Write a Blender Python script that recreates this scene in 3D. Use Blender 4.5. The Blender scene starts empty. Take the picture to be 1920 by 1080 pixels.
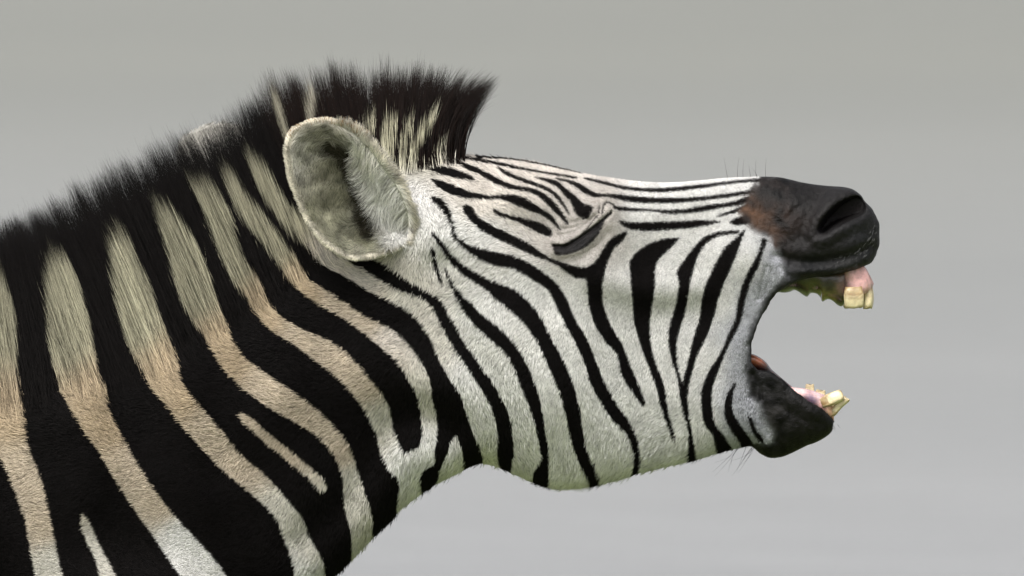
import bpy, bmesh, math, time
import numpy as np
from mathutils import Vector, Matrix
T0 = time.time()
rng = np.random.default_rng(7)
S = bpy.context.scene
COL = S.collection

# ------------------------------------------------------------------ camera, sky, sun, exposure
PX = 0.0007            # metres per photograph pixel in the animal's mid plane
DIST = 14.0            # camera to animal
PITCH = math.radians(4.0)
HEADZ = 1.45           # height of the picture's centre above the ground

cam = bpy.data.cameras.new('camera')
camo = bpy.data.objects.new('camera', cam); COL.objects.link(camo); S.camera = camo
cam.sensor_width = 36.0
cam.lens = 36.0 * DIST / (1920 * PX)
cam.clip_start = 0.5; cam.clip_end = 4000
camo.location = (0, -DIST * math.cos(PITCH), HEADZ + DIST * math.sin(PITCH))
camo.rotation_euler = (math.pi / 2 - PITCH, 0, 0)
cam.dof.use_dof = True
cam.dof.focus_distance = DIST - 0.075
cam.dof.aperture_fstop = 7.0

SUN_EL, SUN_AZ = math.radians(58), math.radians(200)     # azimuth clockwise from +Y
w = bpy.data.worlds.new('World'); S.world = w; w.use_nodes = True
nt = w.node_tree; nt.nodes.clear()
sky = nt.nodes.new('ShaderNodeTexSky'); sky.sky_type = 'NISHITA'; sky.sun_disc = False
sky.sun_elevation = SUN_EL; sky.sun_rotation = SUN_AZ
sky.air_density = 1.0; sky.dust_density = 6.0; sky.ozone_density = 1.0
hsv = nt.nodes.new('ShaderNodeHueSaturation'); hsv.inputs['Saturation'].default_value = 0.22
bg = nt.nodes.new('ShaderNodeBackground'); bg.inputs['Strength'].default_value = 0.12
wo = nt.nodes.new('ShaderNodeOutputWorld')
nt.links.new(sky.outputs[0], hsv.inputs['Color']); nt.links.new(hsv.outputs[0], bg.inputs[0]); nt.links.new(bg.outputs[0], wo.inputs[0])

sl = bpy.data.lights.new('sun', 'SUN'); sl.energy = 1.5; sl.angle = math.radians(24); sl.color = (1.0, 0.97, 0.93)
so = bpy.data.objects.new('sun', sl); COL.objects.link(so)
sd = Vector((math.sin(SUN_AZ) * math.cos(SUN_EL), math.cos(SUN_AZ) * math.cos(SUN_EL), math.sin(SUN_EL)))
so.rotation_euler = sd.to_track_quat('Z', 'Y').to_euler(); so.location = sd * 20
S.view_settings.view_transform = 'Standard'; S.view_settings.look = 'None'
S.view_settings.exposure = 0.75; S.view_settings.gamma = 1.0; S.view_settings.use_curve_mapping = False
S.render.engine = 'CYCLES'
S.cycles.max_bounces = 6; S.cycles.diffuse_bounces = 3; S.cycles.glossy_bounces = 2; S.cycles.transparent_max_bounces = 4
S.cycles.use_denoising = True; S.cycles.denoiser = 'OPENIMAGEDENOISE'; S.cycles.denoising_input_passes = 'RGB_ALBEDO_NORMAL'; S.cycles.denoising_prefilter = 'ACCURATE'
S.cycles_curves.shape = 'THICK' if hasattr(S, 'cycles_curves') else 'THICK'
S.render.film_transparent = False

# ------------------------------------------------------------------ helpers
def A(l): return np.array(l, float)
def X(px): return (np.asarray(px, float) - 960) * PX
def Z(py): return (540 - np.asarray(py, float)) * PX
def mat(name):
    m = bpy.data.materials.new(name); m.use_nodes = True
    return m, m.node_tree.nodes, m.node_tree.links, m.node_tree.nodes['Principled BSDF']
def link(o, parent=None):
    COL.objects.link(o)
    if parent is not None: o.parent = parent
    return o
def mesh_obj(name, verts, faces, m, parent=None, smooth=True):
    me = bpy.data.meshes.new(name); me.from_pydata([tuple(v) for v in verts], [], [tuple(f) for f in faces])
    me.validate(); me.update()
    me.materials.append(m)
    if smooth: me.polygons.foreach_set('use_smooth', [True] * len(me.polygons))
    return link(bpy.data.objects.new(name, me), parent)
def colattr(me, col, name='tint', alpha=None):
    a = me.attributes.new(name, 'FLOAT_COLOR', 'POINT')
    c = np.ones((len(me.vertices), 4), np.float32); c[:, :3] = col
    if alpha is not None: c[:, 3] = alpha
    a.data.foreach_set('color', c.ravel())
def catmull(P, closed=True, n=5):
    P = A(P); N = len(P); out = []
    for i in range(N if closed else N - 1):
        if closed: p0, p1, p2, p3 = P[i - 1], P[i], P[(i + 1) % N], P[(i + 2) % N]
        else: p0, p1, p2, p3 = P[max(i - 1, 0)], P[i], P[i + 1], P[min(i + 2, N - 1)]
        for t in np.arange(n) / n:
            out.append(0.5 * (2 * p1 + (p2 - p0) * t + (2 * p0 - 5 * p1 + 4 * p2 - p3) * t * t + (3 * p1 - p0 - 3 * p2 + p3) * t ** 3))
    if not closed: out.append(P[-1])
    return A(out)
def smooth(a, b, x):
    t = np.clip((x - a) / (b - a), 0, 1); return t * t * (3 - 2 * t)
def seg_dist(P, L, closed=False):
    """distance of points P (n,2) to polyline L, and arc parameter (index + fraction) of the nearest point"""
    best = np.full(len(P), 1e12); par = np.zeros(len(P)); M = len(L)
    for i in range(M if closed else M - 1):
        a, b = L[i], L[(i + 1) % M]; ab = b - a; l2 = max(ab @ ab, 1e-9)
        t = np.clip(((P - a) @ ab) / l2, 0, 1)
        q = P - a - t[:, None] * ab; d = (q * q).sum(1)
        k = d < best; best[k] = d[k]; par[k] = i + t[k]
    return np.sqrt(best), par
def fill_poly(img, P, val, x0, y0):
    """scanline fill of polygon P (px) into img whose (0,0) is pixel (x0,y0)"""
    P = A(P) - (x0, y0); Q = np.roll(P, -1, 0); H, W = img.shape[:2]
    for r in range(max(0, int(P[:, 1].min())), min(H, int(P[:, 1].max()) + 2)):
        y = r + 0.0001
        m = (P[:, 1] <= y) != (Q[:, 1] <= y)
        if not m.any(): continue
        xs = np.sort(P[m, 0] + (y - P[m, 1]) / (Q[m, 1] - P[m, 1]) * (Q[m, 0] - P[m, 0]))
        for a, b in zip(xs[::2], xs[1::2]):
            img[r, max(0, int(round(a))):max(0, int(round(b)))] = val
def blur(img, s):
    r = int(3 * s) + 1; k = np.exp(-0.5 * (np.arange(-r, r + 1) / s) ** 2); k /= k.sum()
    o = np.zeros_like(img)
    p = np.pad(img, ((r, r), (0, 0)), 'edge')
    for i, kk in enumerate(k): o += kk * p[i:i + img.shape[0]]
    p = np.pad(o, ((0, 0), (r, r)), 'edge'); o = np.zeros_like(img)
    for i, kk in enumerate(k): o += kk * p[:, i:i + img.shape[1]]
    return o
def bil(img, x, y):
    H, W = img.shape; x = np.clip(x, 0, W - 1.001); y = np.clip(y, 0, H - 1.001)
    i = x.astype(int); j = y.astype(int); fx = x - i; fy = y - j
    return (img[j, i] * (1 - fx) + img[j, i + 1] * fx) * (1 - fy) + (img[j + 1, i] * (1 - fx) + img[j + 1, i + 1] * fx) * fy
def field(ctrl, P, power=4.0, soft=30.0):
    """smooth inverse-distance interpolation of control values: ctrl rows are px, py, values..."""
    C = A(ctrl); out = np.zeros((len(P), C.shape[1] - 2))
    for s in range(0, len(P), 60000):
        q = P[s:s + 60000]
        d2 = ((q[:, None, :] - C[None, :, :2]) ** 2).sum(2) + soft ** 2
        wt = d2 ** (-power / 2); wt /= wt.sum(1, keepdims=True)
        out[s:s + 60000] = wt @ C[:, 2:]
    return out
FG = {}
def gfield(key, ctrl, P, power=4.0, soft=30.0, st=6.0):
    """field() tabulated once on a grid over the picture's side plane, then read bilinearly"""
    if key not in FG:
        gx = np.arange(-500, 1720, st); gy = np.arange(90, 1500, st); GX, GY = np.meshgrid(gx, gy)
        v = field(ctrl, np.stack([GX.ravel(), GY.ravel()], 1), power, soft); FG[key] = [v[:, i].reshape(GX.shape) for i in range(v.shape[1])]
    return np.stack([bil(g, (P[:, 0] + 500) / st, (P[:, 1] - 90) / st) for g in FG[key]], 1)
def wob(x, y, f, seed):
    """cheap smooth pseudo noise in about -1..1"""
    r = np.random.default_rng(seed); o = 0
    for k in range(6):
        a = r.uniform(0, 6.283); ff = f * r.uniform(0.6, 1.7)
        o = o + np.sin((x * math.cos(a) + y * math.sin(a)) * ff + r.uniform(0, 6.283) + 1.3 * np.sin((x * math.sin(a) - y * math.cos(a)) * ff * 0.7 + k))
    return o / 3.2

# ------------------------------------------------------------------ traced outline (pixels of the photograph, side view of the animal)
CREST = [(-300, 760), (-200, 722), (-100, 700), (30, 668), (180, 630), (310, 583), (410, 533), (490, 485), (560, 436), (605, 398), (650, 362), (700, 330), (760, 307), (815, 294), (855, 291)]
FACE_TOP = [(900, 294), (960, 299), (1000, 304), (1050, 315), (1100, 327), (1150, 335), (1200, 341), (1250, 343), (1300, 340), (1350, 335), (1400, 332), (1440, 331), (1468, 333),
            (1500, 341), (1530, 346), (1560, 349), (1588, 351), (1608, 360), (1625, 378), (1640, 397), (1649, 415), (1652, 437), (1649, 462), (1641, 486)]
FRONT_FILL = [(1634, 515), (1610, 620), (1585, 730), (1570, 775)]
CHIN = [(1567, 795), (1559, 811), (1537, 827), (1509, 838), (1487, 849), (1464, 858), (1442, 859), (1426, 850), (1412, 836)]
JAW = [(1390, 838), (1350, 848), (1300, 861), (1250, 872), (1200, 884), (1150, 899), (1100, 910), (1060, 913), (1030, 911), (1000, 902), (960, 884), (930, 872), (905, 866), (880, 873),
       (850, 888), (820, 903), (785, 926), (752, 950), (730, 975), (700, 1003), (670, 1035), (640, 1065), (605, 1100), (570, 1150), (535, 1220), (470, 1290)]
BACK = [(250, 1330), (-50, 1320), (-240, 1230), (-330, 1050), (-335, 880)]
SIL = catmull(CREST + FACE_TOP + FRONT_FILL + CHIN + JAW + BACK, True, 3)
OPENING = catmull([(1456, 551), (1479, 535), (1506, 523), (1544, 517), (1577, 512), (1609, 504), (1634, 494), (1720, 470), (1760, 640), (1720, 830), (1640, 812), (1567, 783),
                   (1542, 764), (1514, 748), (1487, 728), (1467, 709), (1442, 694), (1424, 694), (1413, 682), (1410, 660), (1414, 632), (1424, 606), (1437, 581)], True, 3)
CAVITY = catmull([(1500, 535), (1450, 548), (1400, 585), (1365, 640), (1370, 690), (1420, 706), (1500, 752), (1700, 900), (1750, 600), (1640, 500), (1570, 524)], True, 3)
THICK = [(1600, 420, .047), (1560, 400, .053), (1500, 440, .054), (1450, 400, .048), (1540, 500, .050), (1400, 370, .040), (1350, 450, .056), (1350, 600, .055), (1430, 600, .046), (1250, 360, .042),
         (1250, 480, .072), (1250, 650, .064), (1250, 800, .046), (1100, 350, .065), (1090, 440, .092), (1000, 360, .085), (950, 450, .098), (1000, 600, .098), (1000, 750, .088),
         (1100, 850, .052), (900, 550, .096), (850, 400, .088), (800, 340, .060), (1450, 780, .034), (1530, 790, .032), (1430, 720, .038), (1380, 800, .042), (800, 600, .088),
         (750, 800, .078), (700, 500, .085), (650, 700, .10), (500, 700, .112), (500, 900, .115), (300, 750, .125), (300, 950, .145), (100, 900, .16), (100, 750, .13),
         (-150, 1000, .18), (250, 1180, .17), (1600, 640, .036), (1540, 640, .042)]

EAR = catmull([(542, 268), (554, 246), (583, 231), (617, 227), (650, 235), (679, 254), (704, 279), (730, 314), (752, 345), (768, 378), (776, 412), (770, 448), (748, 466), (708, 480), (675, 485), (646, 479), (612, 456), (583, 421), (562, 375), (546, 333), (540, 298)], True, 6)
# ------------------------------------------------------------------ coat pattern and painted eyelid-crease shade, as traced regions of the side of the animal
MX0, MY0, MW, MH = -480, 100, 2180, 1380
def strip(left, right): return list(left) + list(right)[::-1]
PALE = [  # pale stripes of the neck, on black
 strip([(-60, 520), (-70, 700), (-40, 800), (4, 865), (30, 924), (48, 976), (56, 1020), (67, 1080), (90, 1200), (120, 1400)],
       [(-5, 500), (24, 567), (30, 619), (31, 675), (38, 725), (48, 791), (55, 839), (74, 887), (89, 939), (100, 995), (115, 1069), (150, 1200), (200, 1400)]),
 strip([(154, 965), (154, 991), (167, 1024), (181, 1054), (187, 1080), (220, 1200)], [(162, 968), (170, 980), (189, 1024), (215, 1073), (235, 1120), (260, 1200)]),
 strip([(94, 478), (84, 527), (87, 567), (89, 619), (98, 675), (111, 725), (130, 761), (156, 806), (185, 847), (207, 884), (237, 932), (267, 976), (296, 1017), (333, 1073), (352, 1098), (420, 1250)],
       [(122, 474), (144, 519), (156, 567), (170, 619), (178, 675), (194, 718), (202, 736), (207, 769), (230, 817), (259, 869), (293, 921), (333, 973), (370, 1013), (400, 1045), (428, 1085), (500, 1220)]),
 strip([(207, 436), (204, 479), (211, 527), (219, 575), (231, 627), (256, 675), (281, 723), (315, 765), (350, 808), (387, 850), (417, 880), (461, 917), (513, 965), (531, 1006), (544, 1039), (554, 1080), (570, 1170)],
       [(238, 434), (256, 482), (281, 530), (296, 582), (315, 627), (335, 680), (344, 717), (368, 750), (387, 773), (424, 817), (450, 850), (498, 891), (535, 932), (569, 973), (581, 1006), (606, 1050), (613, 1090), (620, 1150)]),
 strip([(448, 773), (454, 791), (476, 810), (509, 839), (550, 873), (580, 899), (602, 921)], [(456, 774), (476, 787), (509, 817), (546, 845), (580, 873), (609, 902), (615, 917)]),
 strip([(289, 382), (300, 427), (315, 475), (326, 527), (348, 580), (383, 630), (409, 676), (440, 714), (480, 747), (520, 773), (561, 795), (602, 824), (631, 861), (643, 902), (646, 954), (659, 995), (663, 1060)],
       [(319, 390), (352, 427), (372, 462), (393, 512), (406, 553), (420, 590), (435, 630), (457, 667), (495, 696), (535, 724), (580, 754), (620, 791), (654, 832), (669, 873), (680, 910), (694, 947), (700, 991), (694, 1030)]),
 strip([(352, 338), (372, 372), (385, 408), (406, 467), (431, 516), (461, 556), (480, 586), (509, 619), (550, 645), (591, 675), (639, 713), (672, 750), (690, 778), (708, 819), (716, 853), (734, 886), (749, 904), (747, 970)],
       [(400, 345), (424, 382), (439, 434), (457, 482), (487, 527), (506, 567), (528, 593), (572, 619), (624, 641), (665, 675), (694, 708), (716, 738), (731, 767), (738, 804), (749, 834), (764, 856), (782, 870), (790, 940)]),
 strip([(417, 313), (424, 350), (440, 384), (459, 410), (494, 456), (524, 497), (550, 534), (587, 564), (631, 590), (672, 616), (712, 649), (742, 675), (764, 708), (781, 738), (788, 767), (792, 812), (786, 838), (760, 858), (770, 940)],
       [(440, 322), (462, 362), (494, 401), (531, 449), (557, 482), (580, 523), (609, 541), (643, 564), (683, 590), (727, 612), (760, 638), (786, 671), (805, 708), (810, 738), (818, 775), (821, 804), (816, 841), (816, 868), (794, 884), (782, 930)]),
 strip([(465, 287), (469, 320), (494, 367), (531, 419), (569, 449), (591, 482), (617, 504), (646, 519), (683, 541), (727, 562), (760, 579), (786, 601), (805, 630), (820, 664), (838, 701), (860, 734), (875, 775), (886, 812), (905, 853), (905, 890)],
       [(488, 300), (506, 320), (526, 357), (550, 388), (575, 410), (609, 445), (639, 479), (676, 501), (713, 523), (742, 541), (777, 553), (803, 566), (820, 590), (830, 615), (849, 649), (875, 686), (901, 727), (920, 760), (931, 797), (934, 827), (933, 853), (935, 890)]),
 [(853, 816), (838, 853), (825, 886), (825, 915), (868, 895), (868, 849)],
]
# everything in front of this line is pale ground with black stripes
HEAD_PALE = [(690, 478), (729, 503), (767, 528), (800, 546), (827, 562), (842, 590), (857, 616), (875, 649), (897, 679), (920, 712), (942, 749), (957, 782), (962, 819), (964, 856), (957, 880), (960, 960),
             (1720, 960), (1720, 250), (1000, 250), (862, 280), (800, 298), (740, 320), (705, 345), (690, 400)]
BLACK = [
 strip([(834, 501), (842, 527), (856, 558), (880, 597), (912, 630), (946, 660), (964, 690), (975, 719), (990, 756), (1005, 801), (1012, 841), (1014, 864), (1000, 888), (1004, 930)],
       [(840, 508), (850, 530), (866, 552), (882, 567), (909, 593), (949, 627), (979, 664), (997, 701), (1012, 745), (1020, 790), (1027, 830), (1029, 867), (1029, 930)]),
 strip([(808, 436), (825, 462), (844, 490), (870, 516), (899, 534), (926, 557), (957, 582), (986, 610), (1009, 643), (1031, 690), (1049, 734), (1060, 771), (1071, 819), (1086, 864), (1104, 901), (1119, 925)],
       [(818, 438), (838, 464), (862, 490), (888, 508), (925, 527), (962, 541), (990, 564), (1013, 592), (1032, 630), (1058, 677), (1074, 716), (1086, 760), (1092, 797), (1101, 841), (1116, 875), (1126, 910)]),
 strip([(808, 369), (829, 393), (846, 420), (851, 446), (873, 467), (899, 486), (925, 497), (962, 504), (996, 523), (1025, 541), (1040, 564), (1055, 597), (1079, 641), (1097, 682), (1108, 719), (1127, 753), (1149, 786), (1175, 812), (1186, 838), (1191, 867), (1186, 890)],
       [(822, 370), (838, 382), (849, 408), (856, 438), (872, 454), (896, 464), (925, 471), (959, 479), (992, 493), (1021, 512), (1047, 534), (1062, 558), (1079, 597), (1101, 636), (1119, 679), (1134, 716), (1156, 756), (1179, 786), (1195, 819), (1201, 849), (1200, 885)]),
 strip([(868, 388), (875, 403), (892, 423), (918, 441), (951, 456), (981, 471), (1007, 482), (1036, 493), (1060, 508), (1081, 522), (1098, 523), (1102, 541), (1104, 571), (1115, 606), (1136, 641), (1157, 664), (1167, 704), (1186, 734), (1206, 760)],
       [(882, 385), (899, 408), (933, 427), (962, 441), (992, 456), (1018, 475), (1036, 485), (1066, 495), (1093, 502), (1110, 496), (1124, 480), (1138, 456), (1156, 441), (1177, 433), (1168, 452), (1149, 470), (1138, 500), (1130, 537), (1132, 571), (1146, 610), (1169, 650), (1188, 697), (1204, 734), (1209, 754)]),
 strip([(1274, 445), (1245, 448), (1219, 456), (1197, 470), (1182, 489), (1182, 515), (1186, 559), (1190, 604), (1200, 641), (1216, 686), (1230, 723), (1241, 764), (1253, 797), (1264, 825)],
       [(1272, 450), (1260, 463), (1241, 481), (1230, 500), (1229, 537), (1224, 570), (1219, 612), (1223, 656), (1234, 690), (1246, 723), (1252, 760), (1260, 793), (1268, 825)]),
 strip([(1386, 432), (1356, 433), (1327, 441), (1308, 456), (1290, 478), (1271, 507), (1273, 537), (1267, 574), (1256, 611), (1254, 638), (1260, 675), (1271, 708), (1275, 738), (1282, 775), (1290, 801), (1293, 834), (1290, 880)],
       [(1382, 438), (1349, 443), (1323, 459), (1308, 485), (1297, 522), (1291, 552), (1286, 585), (1275, 619), (1269, 642), (1271, 682), (1281, 722), (1290, 753), (1295, 790), (1301, 827), (1309, 875)]),
 strip([(1396, 430), (1382, 444), (1360, 463), (1345, 489), (1327, 526), (1317, 559), (1312, 596), (1301, 632), (1291, 676), (1281, 718), (1282, 760), (1290, 801)],
       [(1397, 436), (1391, 450), (1382, 478), (1364, 519), (1349, 556), (1341, 589), (1326, 630), (1309, 664), (1301, 690), (1293, 719), (1290, 753), (1294, 785)]),
 strip([(1430, 446), (1427, 459), (1416, 485), (1397, 522), (1386, 557), (1379, 596), (1364, 632), (1351, 662), (1327, 701), (1316, 734), (1316, 764), (1323, 797), (1338, 817), (1350, 860)],
       [(1440, 450), (1434, 465), (1423, 500), (1408, 530), (1397, 570), (1390, 604), (1373, 636), (1358, 669), (1346, 700), (1336, 730), (1336, 767), (1342, 797), (1358, 816), (1378, 855)]),
 strip([(1376, 719), (1362, 745), (1359, 775), (1370, 805), (1389, 832), (1394, 860)], [(1380, 722), (1373, 750), (1377, 776), (1392, 801), (1412, 829), (1420, 855)]),
 strip([(1403, 782), (1412, 811), (1428, 832)], [(1410, 784), (1418, 805), (1433, 824)]),
 # nose bridge
 strip([(1097, 333), (1134, 340), (1171, 349), (1227, 353), (1282, 349), (1338, 343), (1382, 338), (1430, 334)], [(1100, 337), (1153, 351), (1190, 358), (1245, 360.5), (1301, 355), (1356, 347), (1400, 342), (1430, 341)]),
 strip([(1040, 333), (1069, 338), (1093, 347), (1119, 362), (1156, 364), (1208, 369), (1264, 371), (1319, 368), (1367, 362), (1420, 355)], [(1046, 337), (1071, 345), (1097, 363), (1116, 370), (1141, 370), (1182, 379), (1234, 382), (1282, 380), (1338, 374), (1375, 369), (1420, 362)]),
 strip([(1150, 386), (1182, 389), (1208, 391), (1238, 393), (1282, 392), (1327, 384), (1367, 379), (1405, 368)], [(1158, 394), (1190, 397), (1216, 396), (1253, 401), (1301, 399), (1349, 391), (1405, 380)]),
 strip([(1345, 405), (1365, 397), (1395, 386)], [(1346, 408), (1368, 402), (1395, 394)]),
 strip([(1160, 414), (1190, 417), (1227, 416), (1282, 414), (1327, 412), (1351, 415)], [(1178, 429), (1216, 434), (1253, 431), (1297, 428), (1334, 421), (1350, 417)]),
 [(1368, 416), (1390, 405), (1412, 408), (1405, 420), (1379, 422)],
 # forehead
 strip([(800, 313), (836, 313), (866, 322), (890, 333)], [(803, 317), (836, 329), (866, 335), (890, 340)]),
 strip([(812, 336), (836, 341), (866, 353), (888, 361), (912, 366), (940, 366), (962, 365), (984, 371), (1014, 390), (1036, 404), (1052, 430)], [(825, 353), (851, 366), (881, 373), (914, 374), (944, 375), (970, 386), (992, 395), (1018, 405), (1036, 419), (1048, 431)]),
 strip([(924, 391), (947, 401), (981, 409), (1014, 418), (1034, 430), (1034, 443)], [(933, 404), (962, 413), (992, 428), (1014, 439), (1030, 444)]),
 strip([(850, 296), (866, 303), (896, 315), (925, 329), (955, 344), (981, 350), (1007, 355), (1027, 367), (1049, 390), (1067, 419)], [(856, 303), (877, 317), (907, 331), (933, 346), (962, 355), (992, 361), (1014, 372), (1036, 394), (1062, 420)]),
 strip([(932, 311), (962, 326), (999, 340), (1029, 352), (1049, 367), (1069, 401)], [(947, 327), (977, 340), (1014, 353), (1036, 365), (1056, 387), (1066, 402)]),
 [(1000, 331), (1042, 338), (1060, 352), (1079, 366), (1095, 382), (1113, 388), (1101, 411), (1088, 407), (1076, 396), (1072, 381), (1060, 368), (1046, 352), (1026, 341)],
 strip([(872, 293), (930, 303), (980, 314), (1030, 323), (1080, 331)], [(872, 298), (930, 309), (980, 319), (1030, 327), (1080, 335)]),
 strip([(900, 290), (960, 296), (1030, 309), (1090, 322)], [(900, 296), (960, 300), (1030, 312), (1090, 325)]),
 strip([(808, 466), (815, 500), (828, 535)], [(814, 468), (822, 498), (831, 533)]),
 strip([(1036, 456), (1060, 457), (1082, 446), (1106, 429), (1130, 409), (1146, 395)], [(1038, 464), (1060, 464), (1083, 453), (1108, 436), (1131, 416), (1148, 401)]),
 strip([(1128, 402), (1131, 384), (1140, 377), (1153, 384), (1163, 394)], [(1130, 402), (1134, 386), (1141, 380), (1152, 387), (1161, 395)]),  # eyelid-crease shade painted as thin black strips, here and on the next line
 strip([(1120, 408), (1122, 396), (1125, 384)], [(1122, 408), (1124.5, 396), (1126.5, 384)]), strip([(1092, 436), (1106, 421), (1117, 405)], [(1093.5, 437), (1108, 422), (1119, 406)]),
 # lower lid patch of the closed eye
 [(1037, 455), (1053, 459), (1079, 446), (1104, 430), (1130, 411), (1144, 397), (1146, 403), (1134, 414), (1127, 432), (1113, 452), (1093, 467), (1069, 476), (1046, 479), (1038, 470)],
]
SKIN = [  # dark bare skin of muzzle, chin, lip rims
 [(1436, 325), (1404, 355), (1384, 388), (1393, 405), (1402, 424), (1420, 437), (1448, 447), (1455, 470), (1466, 490), (1474, 508), (1460, 530), (1446, 545), (1427, 574), (1405, 622), (1401, 660), (1398, 700), (1404, 745), (1423, 757),
  (1432, 786), (1451, 811), (1445, 830), (1408, 832), (1425, 900), (1720, 900), (1720, 300), (1500, 310)],
 [(1040, 459), (1056, 460), (1082, 449), (1107, 432), (1132, 412), (1144, 400), (1134, 414), (1126, 432), (1112, 451), (1092, 466), (1069, 475), (1047, 477), (1040, 470)],   # lower lid
]
MANE_PALE = [[(676, 245), (690, 213), (706, 203), (700, 232), (688, 252)], [(708, 330), (710, 285), (715, 240), (725, 213), (744, 213), (746, 240), (738, 270), (735, 325)],
             [(748, 325), (750, 262), (763, 225), (777, 208), (770, 245), (763, 285), (764, 325)], [(764, 325), (769, 275), (790, 235), (824, 185), (817, 215), (801, 245), (781, 285), (778, 325)],
             [(798, 318), (803, 290), (840, 255), (827, 285), (812, 314)], [(508, 172), (520, 175), (537, 235), (549, 270), (530, 248)], [(574, 150), (586, 150), (584, 225), (574, 230)]]
Bm = np.ones((MH, MW), np.float32)
for p in PALE: fill_poly(Bm, catmull(p, True, 4), 0.0, MX0, MY0)
fill_poly(Bm, A(HEAD_PALE), 0.0, MX0, MY0)
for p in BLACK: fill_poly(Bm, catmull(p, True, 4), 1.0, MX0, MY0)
fill_poly(Bm, A([(636, 100), (960, 100), (960, 200), (872, 268), (858, 286), (815, 290), (760, 303), (700, 326), (636, 370)]), 1.0, MX0, MY0)
for p in MANE_PALE: fill_poly(Bm, catmull(p, True, 4), 0.0, MX0, MY0)
Bm = blur(Bm, 1.2)
Sm = np.zeros((MH, MW), np.float32)
for p in SKIN: fill_poly(Sm, A(p), 1.0, MX0, MY0)
Sb = blur(Sm, 7.0); Sm[:, :1700] = blur(Sm[:, :1700], 1.5); Sm[:, 1700:] = blur(Sm[:, 1700:], 4.5)
def black_at(P): return bil(Bm, P[:, 0] - MX0, P[:, 1] - MY0)
def skin_at(P):
    u = (5 * wob(P[:, 0], P[:, 1], .11, 51) + 3 * wob(P[:, 0], P[:, 1], .33, 52)) * np.where(P[:, 0] < 1250, .08, np.where(P[:, 1] > 470, .35, 1.3))
    return bil(Sm, P[:, 0] + u - MX0, P[:, 1] + .6 * u - MY0)
def skin_soft(P): return bil(Sb, P[:, 0] - MX0, P[:, 1] - MY0)
TAN, TAN2, WHT, GRY, CRM, PNK, LIP = (.42, .335, .23), (.53, .45, .35), (.80, .79, .765), (.62, .595, .53), (.30, .285, .205), (.70, .645, .585), (.46, .47, .51)
PALE_TINT = [(x, y) + c for c, pts in (
 (TAN, [(30, 780), (180, 735), (215, 800), (318, 685), (350, 740), (410, 630), (432, 680), (482, 560), (500, 600), (560, 512), (575, 545)]),
 (TAN2, [(55, 880), (80, 980), (250, 870), (300, 945), (400, 800), (450, 860), (500, 720), (560, 765), (640, 850), (560, 625), (640, 670), (690, 720), (640, 560), (700, 600), (530, 840), (480, 800)]),
 (PNK, [(620, 480), (680, 520), (730, 625), (880, 335), (930, 360), (990, 330), (900, 395), (1120, 395), (1030, 318)]),
 ((.52, .485, .45), [(1080, 425), (1105, 405), (1118, 395), (1060, 440), (1045, 448), (1075, 410)]),
 (GRY, [(105, 1060), (190, 1040), (540, 960), (660, 900), (680, 960), (720, 790), (800, 740), (760, 570), (820, 640), (590, 1040)]),
 (WHT, [(340, 1010), (395, 1060), (580, 1075), (760, 880), (800, 850), (880, 720), (960, 760), (900, 600), (1000, 540), (1050, 700), (1100, 560), (1150, 720), (1200, 560), (1250, 560), (1200, 400), (1300, 370), (1300, 480), (1350, 560), (1400, 500), (1250, 700), (1330, 680), (1300, 780), (1100, 860), (770, 400), (850, 440), (900, 430)]),
 (CRM, [(10, 600), (105, 560), (120, 640), (230, 520), (255, 610), (335, 480), (370, 560), (400, 430), (440, 510), (470, 440), (530, 470), (500, 340), (550, 400), (300, 420), (730, 260), (790, 260)]),
 (LIP, [(1430, 540), (1410, 580), (1395, 640), (1390, 690), (1450, 500), (1400, 760), (1420, 800)])) for x, y in pts]
# direction of the hair (pixels, y down), length in mm
FLOW = [(100, 900, -.75, .65), (300, 850, -.75, .6), (500, 850, -.6, .8), (650, 950, -.2, 1), (450, 650, -.8, .5), (650, 620, -.7, .7), (800, 750, -.1, 1), (900, 780, .25, .97), (1000, 800, .2, 1),
        (1100, 850, -.3, .95), (1250, 850, -.8, .5), (1000, 600, -.35, .93), (1150, 650, -.25, .97), (1300, 600, -.3, .95), (1350, 760, -.3, .9), (900, 480, -.5, .85), (930, 390, -.6, -.6), (1000, 420, -.5, -.6),
        (860, 330, -.9, -.35), (960, 330, -.85, -.3), (1250, 370, -1, .05), (1100, 500, -.6, .6), (1400, 400, -1, .1), (1550, 400, -.9, .4), (1500, 800, -.7, .6), (1420, 600, -.5, .8), (780, 400, .4, .9), (780, 500, -.2, 1)]
MANE_DIR = [((30, 668), (-.18, -.98)), ((180, 630), (-.42, -.9)), ((310, 583), (-.45, -.9)), ((410, 533), (-.45, -.9)), ((490, 485), (-.42, -.9)), ((560, 436), (-.4, -.9)), ((105, 650), (-.3, -.95)), ((245, 607), (-.43, -.9)), ((360, 558), (-.45, -.9)), ((450, 510), (-.43, -.9)), ((525, 460), (-.4, -.9)), ((-60, 690), (-.1, -1)), ((-200, 720), (-.1, -1))]
for (cx, cy), (dx, dy) in MANE_DIR:
    FLOW += [(cx, cy, dx, dy), (cx + 12, cy + 42, dx, dy), (cx + 26, cy + 80, -.8, -.5), (cx + 40, cy + 118, -.9, .25)]
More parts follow.
